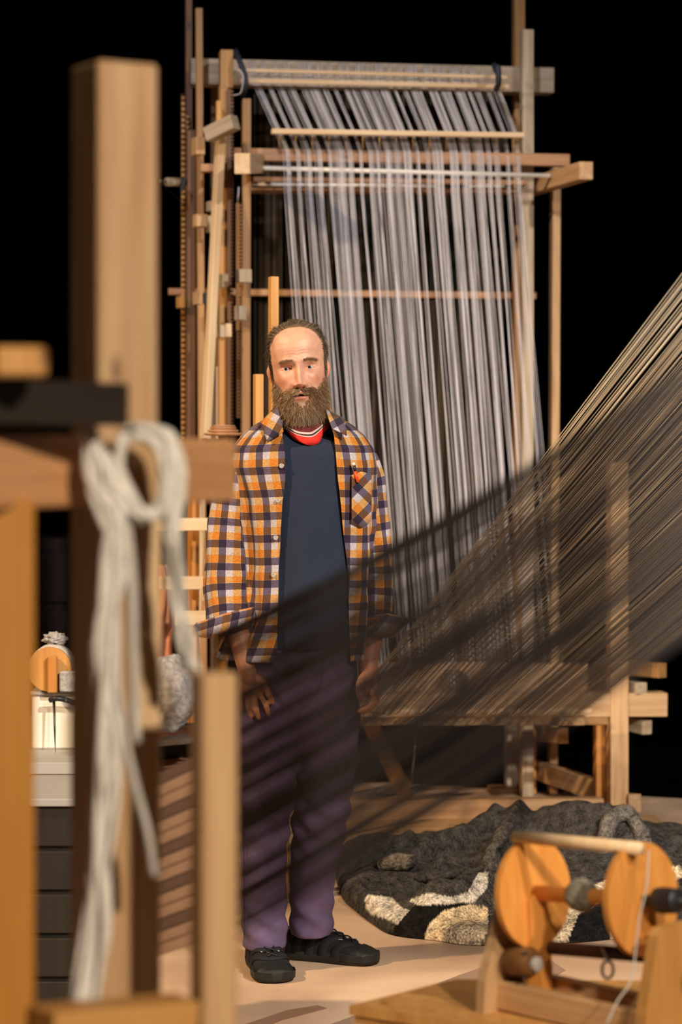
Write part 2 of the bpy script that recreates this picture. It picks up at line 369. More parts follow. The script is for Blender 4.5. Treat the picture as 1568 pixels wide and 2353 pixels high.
# front frame
rail('breast_beam', 822, 1619, 1528, 1617, 54, .09, M['pine'], 9.30, 9.46)
rail('front_rail', 812, 1658, 1342, 1657, 17, .04, M['pine'], 9.12, 9.25)
rail('front_rail', 1338, 1656, 1396, 1656, 17, .035, M['brown'], 9.27, 9.29)
rail('cloth_board', 872, 1556, 1350, 1558, 66, .02, M['pine'], 9.46, 9.56)
lathe('roll_end', [(.06, 0), (.062, .01), (.05, .016), (.02, .016)], M['brown_yarn3'], loom, P(1045, 1574, 9.44), (0, -1, 0), 28)
rail('lath', 945, 1526, 1112, 1525, 6, .02, M['white_dowel'], 9.6, 9.64)
rail('dowel_rail', 868, 1634, 1360, 1632, 10, .015, M['pale'], 9.18, 9.30)
post('post', 1398, 1440, 1062, zfloor(9.42)-12, 9.42, .075, M['pine'])
post('post', 1367, 1400, 1665, zfloor(9.5)-3, 9.5, .05, M['orange'])
post('post', 1206, 1230, 1668, zfloor(9.97)-3, 9.97, .05, M['orange'])
post('post', 1162, 1190, 1600, zfloor(10.02)-3, 10.02, .05, M['grey_wood'])
rail('base_beam', 790, 1865, 1384, 1862, 58, .07, M['pine'], 9.3, 9.40)
beam('side_beam', P(1412, 1530, 9.66), P(1523, 1541, 9.47), .05, S(34, 9.4), M['brown'], loom)
beam('side_beam', P(1412, 1573, 9.6), P(1475, 1582, 9.40), .05, S(26, 9.4), M['grey_wood'], loom)
beam('side_beam', P(1418, 1655, 9.6), P(1489, 1672, 9.44), .045, S(32, 9.4), M['grey_wood'], loom)
beam('side_beam', P(1425, 1842, 9.6), P(1460, 1846, 9.36), .05, S(42, 9.4), M['pine'], loom)
beam('side_beam', P(1215, 1762, 10.1), P(1385, 1818, 9.5), .04, S(44, 9.8), M['pine'], loom)
beam('side_beam', P(1225, 1683, 10.1), P(1296, 1690, 9.7), .04, S(36, 9.8), M['red'], loom)
rail('foot', 1125, 1817, 1195, 1817, 22, .10, M['dark'], 10.0, 10.02)
beam('brace', P(842, 1640, 9.55), P(932, 1826, 9.85), .06, .045, M['brown'], loom, yawref=YAW)
blk(905, 942, 1790, 1812, 9.6, .05, M['brown'])
tube('cord', [P(957, 1670, 9.5), P(947, 1800, 9.6)], .0022, M['warp'], loom, 5)
# warp threads on the loom: bundles of threads over beam, lease bar and rail down to the breast beam
bund = []
x = 657
while x < 1200:
    wd = random.choice([8, 10, 12, 16, 20, 24]) if 760 < x < 1130 else random.choice([8, 10, 11])
    bund.append((x, wd)); x += wd+random.choice([8, 11, 14]) if 740 < x < 1130 else wd+15
threads = []
for (bx, wd) in bund:
    for k in range(max(4, int(wd/1.75))): threads.append(bx+wd*(k+random.uniform(-.5, .5))/max(4, int(wd/1.75)))
    if random.random() < .6: threads.append(bx-random.uniform(4, 8))
threads = threads[:300]
rw = random.Random(3)
for i, xb in enumerate(threads):
    t = (xb-657)/540.0; f = t
    xt = 575+567*t+rw.uniform(-2, 2)
    xe = xb+82+30*rw.random(); xe = round(xe/8.2)*8.2+rw.uniform(-1.0, 1.0); drift = xe-xb
    D = lambda a, b: a+(b-a)*t
    pts = [P(xt, 138+15*t, D(9.86, 10.0)), P(xt+3, 142+15*t, D(9.77, 9.93)), P(xt+6, 178+14*t, D(9.60, 9.74)), P(638+554*t, 303+8*t, D(9.55, 9.72)), P(xb, 347+9*t, D(9.60, 9.76)),
           P(xb+3, 392+16*t, D(9.50, 9.68)), P(xb+3.5, 440, D(9.49, 9.66)), P(xb+drift, 1625, D(9.13, 9.22))]
    tube('warp_thread', pts, .00080+.0003*rw.random(), M['warp'], loom, 4)
# rear warp, too fine to pick apart
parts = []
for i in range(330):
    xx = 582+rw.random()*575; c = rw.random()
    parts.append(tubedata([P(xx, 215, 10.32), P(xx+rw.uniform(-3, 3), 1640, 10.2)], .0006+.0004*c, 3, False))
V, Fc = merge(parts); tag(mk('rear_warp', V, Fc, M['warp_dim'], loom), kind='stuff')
# planks lying in front of the loom
o = beam('floor_plank', P(770, 0, 9.0)*1, P(1525, 0, 9.06)*1, .34, .028, M['pine']); o.location.z = .0145; tag(o, 'wide pale plank lying flat on the floor along the foot of the tall loom', 'plank')
o = beam('metal_strip', P(790, 0, 8.62), P(1010, 0, 8.68), .12, .02, M['steel']); o.location.z = .0105; tag(o, 'flat purplish metal strip on the floor left of the rug heap', 'metal strip')

# ------------------------------------------------------------------ slanting sheet of cream warp in front of the loom
sheet = empty('slanting_warp', P(1080, 1650, 9.1), 'sheet of cream and taupe threads slanting up to the right from the loom', 'warp threads')
rs = random.Random(11)
d = Vector((-.199, 1, -.358))
xs_ = []
for k in range(46):
    c = 790+k*11.9+rs.uniform(-3, 3)
    for j in range(rs.choice([5, 6, 7, 7])): xs_.append(c+j*1.6+rs.uniform(-.6, .6))
rs.shuffle(xs_)
for i, xx in enumerate(xs_[:290]):
    a = P(xx, 1640+rs.uniform(-4, 4), 9.14+.1*(xx-830)/500)
    L = 5.6; b = a-d*L+Vector((rs.uniform(-.02, .02), 0, rs.uniform(-.02, .02)+.095*(1-(xx-790)/550)))
    tube('strand', [a, (a*.5+b*.5)+Vector((0, 0, -.012)), b], .00145, M['cream'] if rs.random() < .72 else M['taupe'], sheet, 4)
# ------------------------------------------------------------------ near sheet of black warp crossing in front of the man
bl = empty('black_warp', P(490, 1800, 3.02), 'near sheet of black yarn stretched across in front of the man', 'warp threads')
rb = random.Random(5)
NB = 300
for i in range(NB):
    u = (i+rb.random())/NB
    t = min(1, max(0, u+.0055*math.sin(u*2*PI*13)+.012*math.sin(u*2*PI*5+1)+rb.gauss(0, .006)))
    yr = 735+(1360-735)*t+rb.uniform(-10, 10); yl = 1440+(2175-1440)*t+rb.uniform(-14, 14)
    sag = .004*rb.random()
    a = P(1720, yr, 2.35); b = P(492, yl, 3.02)
    pts = [a+(b-a)*s+Vector((0, 0, -.018*math.sin(PI*s))) for s in (0, .25, .5, .75, 1)]
    tube('strand', pts, np.array([.0005, .0006, .00078, .00098, .00105]), M['black_yarn'], bl, 4)
# brown yarn ribbons seen between the near posts
br = empty('brown_warp', P(300, 1950, 4.4), 'brown striped yarn bands stretched between the near posts at left', 'warp threads')
for px_, D_ in ((235, 4.40), (470, 4.57)): beam('stake', (P(px_, 0, D_).x, D_, .002), P(px_, 1680, D_), .035, .02, M['brown'], br)
for i in range(15):
    y0 = 1890+i*27; a = P(235, y0-40, 4.38); b = P(470, y0-150+i*2, 4.55); c = (a+b)/2+Vector((0, 0, -.02))
    beam('yarn_band', a, b, .012, S(25, 4.4), M['brown_yarn'] if i % 3 else M['brown_yarn2'], br)
# ------------------------------------------------------------------ near loom frame at the left
nl = empty('near_loom', P(265, 990, 3.05), 'wooden loom frame close to the camera at the left edge, draped with yarn', 'loom')
FY = math.radians(31)
def npost(name, px, D, s, t, z0, z1, mat, yaw=FY):
    c = P(px, 990, D); return box(name, (c.x, c.y, (z0+z1)/2), (s, t, z1-z0), mat, nl, yaw=yaw, bev=.004)
npost('post', 263, 3.05, .083, .083, .0, P(0, 146, 3.03).z, M['pine'])
npost('post', 2, 2.8, .074, .05, 0, P(0, 1150, 2.8).z, M['amber_lit'], yaw=math.radians(12))
npost('post', 492, 2.88, .048, .037, 0, P(0, 1545, 2.88).z, M['pine'])
c0 = P(-60, 1082, 2.72); c1 = P(520, 1080, 3.42)
beam('breast_beam', c0, c1, .03, S(158, 3.05), M['red'], nl)
beam('dark_beam', P(-60, 922, 2.70), P(255, 930, 2.88), .06, S(100, 2.8), M['black_or_shaded_wood'], nl)  # unlit beam, its shade put into the near-black wood colour
box('block', P(48, 832, 2.66), (S(120, 2.66), .06, S(68, 2.66)), M['amber'], nl, yaw=math.radians(8), bev=.004)
npost('post', 190, 3.16, .028, .02, 0, P(0, 1150, 3.16).z, M['brown'])  # brown strip standing in for the main post's unlit left face
beam('foot_rail', P(95, 2352, 2.75), P(430, 2322, 2.86), .06, S(62, 2.9), M['amber'], nl)
npost('post', 338, 3.035, .034, .016, .6, P(0, 1165, 3.12).z, M['pale'])  # pale strip added to brighten the main post's lit lower face
# grey yarn looped over the near post
hk = empty('yarn_hank', P(300, 1000, 2.95), 'grey white hank of yarn looped over the near loom post', 'yarn')
rh = random.Random(9)
def strand(path, D, r, n=3, mat='grey_yarn', jit=6):
    for k in range(n):
        pts = [P(x+rh.uniform(-jit, jit), y+rh.uniform(-jit, jit), D+rh.uniform(-.012, .012)) for x, y in path]
        tube('strand', catmull(pts, 6), r*rh.uniform(.8, 1.1), M[mat], hk, 7)
strand([(205, 1010), (222, 1090), (255, 1170), (262, 1300), (242, 1500), (250, 1700), (235, 1900), (222, 2130), (190, 2340)], 2.885, .0042, 16, jit=26)
strand([(205, 1000), (250, 1080), (300, 1160), (335, 1190), (372, 1150), (385, 1060), (365, 1005), (300, 990)], 2.92, .0045, 10, jit=16)
strand([(300, 995), (380, 1010), (405, 1080), (398, 1200), (405, 1330), (425, 1450), (440, 1540)], 2.95, .0042, 11, jit=18)
strand([(330, 1000), (390, 1040), (395, 1120), (350, 1185), (300, 1140), (270, 1060), (282, 1000)], 2.92, .0048, 5, jit=10)
strand([(240, 1160), (262, 1400), (275, 1600), (300, 1780), (335, 1920), (352, 2010)], 2.92, .005, 3, 'taupe', 7)
strand([(282, 1180), (300, 1350), (308, 1550), (312, 1700)], 2.93, .006, 3, 'taupe', 8)

# ------------------------------------------------------------------ low bench with the bobbin winder, right
bench = empty('low_bench', P(1100, 2400, 4.7), 'low plywood bench at the bottom right carrying the winder', 'bench')
zt = .425
def flatpoly(name, xy, z0, z1, mat, parent):
    n = len(xy); V = [(x, y, z0) for x, y in xy]+[(x, y, z1) for x, y in xy]
    Fc = [tuple(range(n-1, -1, -1)), tuple(range(n, 2*n))]+[(i, (i+1) % n, n+(i+1) % n, n+i) for i in range(n)]
    return mk(name, V, Fc, mat, parent, loc=(xy[0][0], xy[0][1], z0))
def onz(px, py, z): D = (1.5-z)*F/(py-HOR); q = P(px, py, D); return (q.x, q.y)
p_l = onz(803, 2310, zt); p_b = onz(1045, 2250, zt)
flatpoly('bench_top', [p_l, (p_l[0]+.95, p_l[1]-.62), (p_l[0]+1.25, p_l[1]-.2), (p_b[0]+.7, p_b[1]-.02), p_b], zt-.018, zt, M['amber'], bench)
flatpoly('bench_rail', [(p_l[0]+.01, p_l[1]), (p_l[0]+.95, p_l[1]-.6), (p_l[0]+1.2, p_l[1]-.2), (p_b[0]+.65, p_b[1]-.04), (p_b[0], p_b[1]-.02)], zt-.034, zt-.018, M['amber'], bench)
for (dx, dy) in ((.06, -.0), (.9, -.5), (.27, .18), (1.1, -.15)):
    box('leg', (p_l[0]+dx, p_l[1]+dy, (zt-.034)/2), (.04, .04, zt-.034), M['pine'], bench, yaw=-.6)
wn = empty('bobbin_winder', P(1320, 2300, 4.6), 'wooden bobbin winder with two orange discs on the low bench', 'winder')
AX = Vector((.72, -.69, 0)).normalized()
cL = P(1226, 2052, 4.50); cR = P(1474, 2066, 4.32)
AX = (cR-cL).normalized()
lathe('disc', [(.101, -.006), (.101, .006)], M['orange'], wn, cL, AX, 48)
lathe('disc', [(.101, -.006), (.101, .006)], M['orange'], wn, cR, AX, 48)
tube('axle', [cL, cR], .0145, M['orange'], wn, 18)
wc = cL+(cR-cL)*.46
tube('top_dowel', [P(1182, 1922, 4.48), P(1474, 1950, 4.28)], .0115, M['pale'], wn, 14)
up = Vector((0, 0, 1)); side = AX.cross(up).normalized()     # across the axle
def upright(name, c, wt, wb, zb, ztp, th, mat):
    V = []
    for e in (-th/2, th/2):
        for (u, z) in ((-wb, zb), (wb, zb), (wb*.96, zb+.06), (wt, ztp-.012), (wt*.8, ztp), (-wt*.8, ztp), (-wt, ztp-.012), (-wb*.96, zb+.06)):
            q = c+AX*e+side*u; V.append((q.x, q.y, z))
    n = 8; Fc = [tuple(range(n-1, -1, -1)), tuple(range(n, 2*n))]+[(i, (i+1) % n, n+(i+1) % n, n+i) for i in range(n)]
    return mk(name, V, Fc, mat, wn, loc=(c.x, c.y, zb))
upright('upright', cL-AX*.045, .05, .10, zt, P(0, 2080, 4.52).z, .02, M['pine'])
upright('upright', cR+AX*.075+side*.0, .062, .10, zt, P(0, 2122, 4.27).z, .022, M['amber'])
zb = zt+.0
a, b = cL-AX*.04, cR+AX*.07
for e, mt in ((.05, 'pine'), (-.055, 'pine')):
    beam('base_rail', (a.x+side.x*e, a.y+side.y*e, zb+.028), (b.x+side.x*e, b.y+side.y*e, zb+.028), .026, .05, M[mt], wn)
tube('knob_shaft', [cR, cR+AX*.11], .008, M['black'], wn, 12)
lathe('knob', [(.012, 0), (.022, .006), (.024, .02), (.022, .05), (.014, .056)], M['black'], wn, cR+AX*.03, AX, 24)
q = P(1192, 2205, 4.47); q = Vector((q.x+.012, q.y+.02, 0)); mz = P(0, 2205, 4.48).z
lathe('motor', [(.022, -.02), (.027, -.014), (.027, .03), (.022, .038)], M['dark'], wn, (q.x-.012, q.y-.02, mz), AX, 28)
lathe('motor_cap', [(.014, 0), (.014, .008), (.009, .012)], M['grey_plastic'], wn, (q.x-.012+AX.x*.04, q.y-.02+AX.y*.04, mz), AX, 20)
for dz in (.022, -.024): lathe('screw', [(.005, 0), (.004, .004)], M['steel'], wn, (q.x-.03+AX.x*.038, q.y-.03+AX.y*.038, mz+dz), AX, 10)
tube('shaft', [P(1265, 2178, 4.46), P(1490, 2196, 4.32)], .013, M['dark_red'], wn, 12)
upright('stay', cL+AX*.012, .028, .034, zt, cL.z, .012, M['orange'])
tube('loose_thread', catmull([P(1492, 1955, 4.26), P(1486, 2040, 4.23), P(1470, 2110, 4.22), P(1452, 2245, 4.20), P(1420, 2300, 4.16), P(1395, 2352, 4.12)]), .0016, M['taupe'], wn, 6)
rc = P(1397, 2228, 4.32); ring = [rc+Vector((S(13, 4.32)*math.cos(t), 0, S(20, 4.32)*math.sin(t))) for t in np.linspace(0, 2*PI, 25)]
tube('ring', ring, .0028, M['darksteel'], wn, 7)
tube('ring_cord', [P(1397, 2208, 4.32), P(1383, 2178, 4.35)], .0016, M['grey_yarn'], wn, 5)

# ------------------------------------------------------------------ work table with tools, left distance
tb = empty('work_table', P(130, 1760, 7.2), 'grey work table behind the near loom frame at left', 'table')
ztab = P(0, 1745, 7.2).z
box('table_top', (P(120, 0, 7.6).x, 7.75, ztab-.02), (.46, 1.2, .035), M['grey_plastic'], tb)
for (px, y) in ((30, 7.25), (190, 7.25), (30, 8.2), (175, 8.2)):
    c = P(px, 0, 7.2); box('leg', (c.x, y, (ztab-.037)/2), (.04, .04, ztab-.037), M['black'], tb)
beam('apron', (P(25, 0, 7.2).x, 7.2, ztab-.062), (P(195, 0, 7.2).x, 7.2, ztab-.062), .03, .05, M['grey_plastic'], tb)
bx = empty('storage_box', P(130, 1690, 7.5), 'white storage box on the grey work table at left', 'box')
c = P(130, 1640, 7.5); z0, z1 = ztab-.002, P(0, 1592, 7.5).z
box('box_body', (c.x, 7.55, (z0+z1)/2+.0), (S(105, 7.5), .22, z1-z0), M['white_plastic'], bx, bev=.006)
box('lid', (c.x, 7.55, z1+.005), (S(112, 7.5), .235, .012), M['grey_plastic'], bx, bev=.003)
cd = empty('wool_drum', P(130, 1590, 7.5), 'yellow wooden drum wrapped in pale wool on top of the white box', 'wool drum')
dz0 = z1+.013; r = .068
dc = Vector((c.x-.012, 7.5, dz0+r))
lathe('drum_side', [(r, 0), (r, .014)], M['amber'], cd, (dc.x, 7.43, dc.z), (0, -1, 0), 36)
lathe('drum_roll', [(r-.003, 0), (r+.002, .02), (r+.002, .1), (r-.003, .12)], M['fleece_white'], cd, (dc.x, 7.555, dc.z), (0, -1, 0), 36)
box('handle', P(121, 1550, 7.40), (S(22, 7.4), .022, S(84, 7.4)), M['orange'], cd, bev=.003)
cl_ = empty('table_clamp', P(130, 1609, 7.38), 'black clamp with a long steel pin in front of the white box', 'clamp')
tube('clamp_bar', catmull([P(115, 1609, 7.38), P(130, 1605, 7.37), P(150, 1608, 7.38), P(178, 1618, 7.4)]), .0085, M['black'], cl_, 8)
for xx in (132, 152): lathe('rivet', [(.005, 0), (.004, .003)], M['steel'], cl_, P(xx, 1608, 7.368), (0, -1, 0), 10)
tube('pin', [P(124, 1612, 7.38), P(126, 1680, 7.37), P(127, 1730, 7.36)], [.0045, .003, .0008], M['darksteel'], cl_, 8)
box('felt_pad', P(158, 1566, 7.40), (S(40, 7.4), .03, S(48, 7.4)), M['fleece'], cd, bev=.004)
def lump(name, c, rx, ry, rz, amp, fr, mat, seed, label=None, cat=None, parent=None, n=36):
    V = []
    for i in range(n):
        th = PI*i/(n-1)
        for j in range(2*n):
            ph = PI*j/n; q = Vector((math.sin(th)*math.cos(ph), math.sin(th)*math.sin(ph), math.cos(th)))
            s = 1+amp*noise.fractal(q*fr+Vector((seed, 0, 0)), 1, 2, 4); V.append((c[0]+q.x*rx*s, c[1]+q.y*ry*s, c[2]+q.z*rz*s))
    o = mk(name, V, gridfaces(n, 2*n, True), mat, parent, True, loc=(c[0], c[1], c[2]-rz)); return tag(o, label, cat)
lump('yarn_wad', tuple(wc), .031, .029, .031, .10, 2.5, M['wad'], 5, parent=wn)
lump('wool_tuft', P(125, 1468, 7.52), .034, .035, .018, .5, 2.2, M['fleece'], 3, 'small brown grey tuft of wool on top of the yellow drum', 'wool')
sh = empty('metal_shelf', P(400, 1740, 8.0), 'dark shelf unit with bright metal edges behind the near post', 'shelf')
zs0 = P(0, 1703, 8.0).z
box('shelf_board', (P(400, 0, 8.0).x, 8.15, zs0), (S(120, 8), .35, .022), M['steel'], sh, rot=Matrix.Rotation(math.radians(-6), 3, 'Y'))
box('shelf_board', (P(400, 0, 8.0).x, 8.15, zs0-.11), (S(120, 8), .35, .022), M['red'], sh, rot=Matrix.Rotation(math.radians(-6), 3, 'Y'))
for px in (347, 455):
    cc = P(px, 0, 8.0); box('shelf_post', (cc.x, 8.02, (zs0-.012)/2), (.018, .02, zs0-.012), M['steel'], sh)
box('back_panel', (P(400, 0, 8).x, 8.33, (zs0+.02)/2), (S(120, 8), .015, zs0+.02), M['black'], sh)
lump('fleece_bundle', (P(392, 0, 8.1).x, 8.1, zs0+.15), .095, .10, .125, .13, 1.8, M['fleece'], 8, 'grey fleece bundle on the dark metal shelf', 'fleece')
# coppery cloth hanging
V = []; nr, ncc = 30, 40
for i in range(nr):
    t = i/(nr-1); y = 1298+235*t
    for j in range(ncc):
        a = 2*PI*j/ncc; rr = (.022+.026*math.sin(PI*min(1, .25+t*.75)))*(1+.28*math.sin(5*a+4*t)+.15*noise.noise((math.cos(a)*2, math.sin(a)*2, t*6)))
        q = P(366+5*math.sin(t*7), y, 9.0); V.append((q.x+rr*math.cos(a)*(.7+.9*t), 9.0+rr*math.sin(a), q.z))
Fc = gridfaces(nr, ncc, True)+[tuple(range(ncc-1, -1, -1)), tuple((nr-1)*ncc+j for j in range(ncc))]
o = mk('copper_cloth', V, Fc, M['copper'], smooth=True, loc=V[0]); tag(o, 'crumpled coppery cloth hanging under the short shelf boards', 'cloth')
# open rack with boards beside the loom
rk = empty('board_rack', P(445, 1400, 8.7), 'slim pine rack with three short boards left of the man', 'rack')
for (x0, x1, y0, y1) in ((356, 500, 1191, 1220), (364, 500, 1325, 1355), (405, 500, 1404, 1437)):
    beam('rack_board', P(x0, (y0+y1)/2, 8.5), P(x1, (y0+y1)/2-1, 8.56), .02, S(y1-y0, 8.5), M['pale'], rk)
beam('upright', P(443, zfloor(8.7)-3, 8.66), P(445, 1120, 8.66), S(18, 8.6), .06, M['orange'], rk, yawref=math.radians(20))
beam('stay', P(435, zfloor(8.75)-3, 8.8), P(466, 1120, 8.74), S(13, 8.7), .03, M['pale'], rk, yawref=YAW)
box('peg', P(469, 1365, 8.45), (S(8, 8.5), .02, S(32, 8.5)), M['pale'], rk)
# swift with a stack of turned plates
sw = empty('yarn_swift', P(510, 1000, 8.4), 'stack of turned wooden plates on a stand beside the man', 'swift')
cS = P(513, 0, 8.45)
for k, (y, hw) in enumerate(((997, 46), (990, 36), (984, 31), (979, 28))):
    z = P(0, y, 8.4).z; rr = S(hw, 8.4)
    lathe('plate', [(rr*.5, -.008), (rr*.93, -.005), (rr, 0), (rr*.97, .0035), (rr*.5, .001)], M['red'], sw, (cS.x, 8.45, z), (0, 0, 1), 36)
tube('stem', [(cS.x, 8.45, .03), (cS.x, 8.45, P(0, 985, 8.4).z)], .016, M['orange'], sw, 14)
for a in (0, 2.1, 4.2): beam('foot', (cS.x, 8.45, .05), (cS.x+.06*math.cos(a), 8.45+.06*math.sin(a), .018), .03, .03, M['brown'], sw)
# frame stakes behind the man
ws = empty('peg_frame', P(610, 2000, 7.7), 'frame with two upright square stakes right behind the man', 'frame')
beam('stake', P(628, 1700, 7.7), P(629, 636, 7.7), S(19, 7.7), .03, M['amber'], ws, yawref=math.radians(22))
beam('stake', P(592, 1700, 7.7), P(594, 860, 7.7), S(19, 7.7), .03, M['amber'], ws, yawref=math.radians(22))
za = P(0, 1690, 7.7).z
beam('stand', (P(560, 0, 7.7).x, 7.7, za), (P(665, 0, 7.7).x, 7.7, za), .045, .05, M['brown'], ws)
for px in (575, 650): beam('leg', (P(px, 0, 7.7).x, 7.7, 0.003), (P(px, 0, 7.7).x, 7.7, za), .04, .04, M['brown'], ws)
# dark red cabinet in the far dark
cb = empty('dark_cabinet', P(130, 1600, 12), 'dark red wooden cabinet far back in the gloom at left', 'cabinet')
zc = P(0, 1238, 12).z; cx = P(130, 0, 12).x
box('cabinet_body', (cx, 12.3, zc/2), (.5, .4, zc), M['black_red'], cb)
for k in range(3): box('door', (cx, 12.08, zc*(.2+.3*k)), (.42, .02, zc*.26), M['black_red'], cb); 
for k in range(3): lathe('knob', [(.012, 0), (.015, .015), (.006, .024)], M['darksteel'], cb, (cx+.16, 12.07, zc*(.2+.3*k)), (0, -1, 0), 12)

ch = empty('shade_filler', P(140, 1900, 5.7), 'dark brown slatted chest standing in for shadow low behind the near loom posts at left', 'filler')  # added dark box, takes the place of shadow below the table
zc = P(0, 1852, 5.7).z; cx = P(128, 0, 5.7).x
box('filler_body', (cx, 5.9, zc/2), (S(200, 5.7), .36, zc-.004), M['black_or_shaded_wood'], ch)
for k in range(6): box('slat', (cx, 5.712, zc*(k+.5)/6), (S(196, 5.7), .012, zc/6-.012), M['black_or_shaded_wood'], ch)
box('filler_lid', (cx, 5.895, zc+.008), (S(208, 5.7), .40, .018), M['grey_plastic'], ch)
lump('red_cloth', P(118, 2300, 5.35), .06, .05, .035, .4, 2, M['copper'] if 0 else M['dark_red'], 4, 'dark red crumpled cloth at the foot of the dark chest', 'cloth') if 0 else None
# ------------------------------------------------------------------ heap of black and white rug
def rug_mat():
    m, nt, b = newmat('woven_rug'); L = nt.links.new
    at = N(nt, 'ShaderNodeAttribute', attribute_name='Col'); tc = N(nt, 'ShaderNodeTexCoord')
    n1 = N(nt, 'ShaderNodeTexNoise'); n1.inputs['Scale'].default_value = 150; n1.inputs['Detail'].default_value = 3; L(tc.outputs['Object'], n1.inputs['Vector'])
    n2 = N(nt, 'ShaderNodeTexNoise'); n2.inputs['Scale'].default_value = 35; n2.inputs['Detail'].default_value = 4; L(tc.outputs['Object'], n2.inputs['Vector'])
    ad = N(nt, 'ShaderNodeMath', operation='ADD'); L(n1.outputs[0], ad.inputs[0]); L(n2.outputs[0], ad.inputs[1])
    r = N(nt, 'ShaderNodeMapRange'); r.inputs['From Min'].default_value = .72; r.inputs['From Max'].default_value = 1.3; r.inputs['To Min'].default_value = .3; r.inputs['To Max'].default_value = 2.0; L(ad.outputs[0], r.inputs[0])
    mx = N(nt, 'ShaderNodeVectorMath', operation='SCALE'); L(at.outputs['Color'], mx.inputs[0]); L(r.outputs[0], mx.inputs['Scale']); L(mx.outputs[0], b.inputs['Base Color'])
    b.inputs['Roughness'].default_value = 1; b.inputs['Specular IOR Level'].default_value = .1
    vo = N(nt, 'ShaderNodeTexVoronoi'); vo.inputs['Scale'].default_value = 110; L(tc.outputs['Object'], vo.inputs['Vector'])
    bu = N(nt, 'ShaderNodeBump'); bu.inputs['Strength'].default_value = .9; bu.inputs['Distance'].default_value = .006; bu.invert = True; L(vo.outputs['Distance'], bu.inputs['Height']); L(bu.outputs[0], b.inputs['Normal'])
    return m
M['rug'] = rug_mat()
def inpoly(x, y, poly):
    c = False; j = len(poly)-1
    for i in range(len(poly)):
        (xi, yi), (xj, yj) = poly[i], poly[j]
        if (yi > y) != (yj > y) and x < (xj-xi)*(y-yi)/(yj-yi)+xi: c = not c
        j = i
    return c
out_px = [(765, 2005), (785, 2065), (815, 2095), (850, 2122), (900, 2150), (1000, 2163), (1095, 2174), (1300, 2170), (1480, 2150), (1640, 2120)]
front = [tuple(onz(px, py, 0)) for px, py in out_px]
outline = front+[(1.60, 8.45), (1.1, 8.62), (.75, 8.62), (.4, 8.60), (.1, 8.45), (-.02, 8.28)]
ol = catmull([(x, y, 0) for x, y in outline+outline[:1]], 4)[:-1, :2]
def dist_edge(x, y):
    a = ol; b = np.roll(ol, -1, 0); ab = b-a; t = np.clip(((x-a[:, 0])*ab[:, 0]+(y-a[:, 1])*ab[:, 1])/(ab**2).sum(1), 0, 1)
    return np.sqrt((x-a[:, 0]-t*ab[:, 0])**2+(y-a[:, 1]-t*ab[:, 1])**2).min()
hx = [-.05, .06, .12, .2, .29, .42, .48, .55, .62, .70, .80, .90, .97, 1.05, 1.15, 1.6]
hz = [.03, .075, .085, .075, .105, .115, .135, .155, .15, .155, .195, .215, .20, .145, .135, .12]
# ridges: (x0,y0,x1,y1,width,height)
ridges = [(.02, 8.05, .22, 8.12, .045, .055), (.24, 7.95, .52, 8.25, .05, .05), (.05, 7.62, .30, 7.72, .05, .035), (.30, 7.30, .62, 7.55, .09, .075),
          (.10, 7.45, .28, 7.38, .05, .02), (.50, 7.9, .62, 8.3, .035, .05), (.70, 8.2, .95, 8.05, .06, .05), (.75, 7.5, 1.2, 7.8, .07, .05), (.33, 7.72, .60, 7.80, .035, .03), (.6, 7.3, 1.0, 7.45, .08, .07)]
def rug_h(x, y):
    d_ = dist_edge(x, y); top = np.interp(x, hx, hz)
    yc = 8.27; g = math.exp(-((y-yc)/.33)**2) if y < yc else math.exp(-((y-yc)/.3)**2)
    h = .035+(top-.035)*g
    for (x0, y0, x1, y1, wd, hh) in ridges:
        ab = np.array((x1-x0, y1-y0)); t = min(1, max(0, ((x-x0)*ab[0]+(y-y0)*ab[1])/(ab@ab))); dd = math.hypot(x-x0-t*ab[0], y-y0-t*ab[1])
        h += 1.35*hh*math.exp(-(dd/wd)**2)
    h += .05*max(0, .35-abs(noise.noise((x*5, y*7, 2.))))+.014*noise.noise((x*17, y*17, 5.))
    e = min(1, d_/.045); return max(.004, h*math.sqrt(max(0, 1-(1-e)**2)))
white1 = [(845, 2055), (900, 2062), (925, 2085), (942, 2092), (915, 2122), (850, 2098), (838, 2070)]
white2 = [(940, 2068), (985, 2052), (1040, 2062), (1075, 2050), (1100, 2005), (1122, 2002), (1122, 2040), (1090, 2072), (1030, 2078), (960, 2080)]
black1 = [(890, 2150), (940, 2092), (975, 2068), (1040, 2070), (1080, 2078), (1020, 2092), (985, 2125), (965, 2200), (860, 2200)]
cream1 = [(965, 2200), (985, 2125), (1022, 2090), (1060, 2076), (1122, 2085), (1122, 2140), (1090, 2200)]
cream2 = [(1270, 2100), (1300, 2060), (1400, 2020), (1560, 1990), (1600, 2010), (1400, 2060), (1330, 2100), (1290, 2200), (1250, 2200)]
black2 = [(1290, 2200), (1330, 2100), (1400, 2060), (1405, 2200)]
cream3 = [(1405, 2200), (1405, 2090), (1440, 2060), (1480, 2170)]
oc = catmull([(x, y, 0) for x, y in outline+outline[:1]], 40)[:-1, :2]
cen = np.array((.72, 7.95)); NR = 170; V = []; cols = []; NA = len(oc)
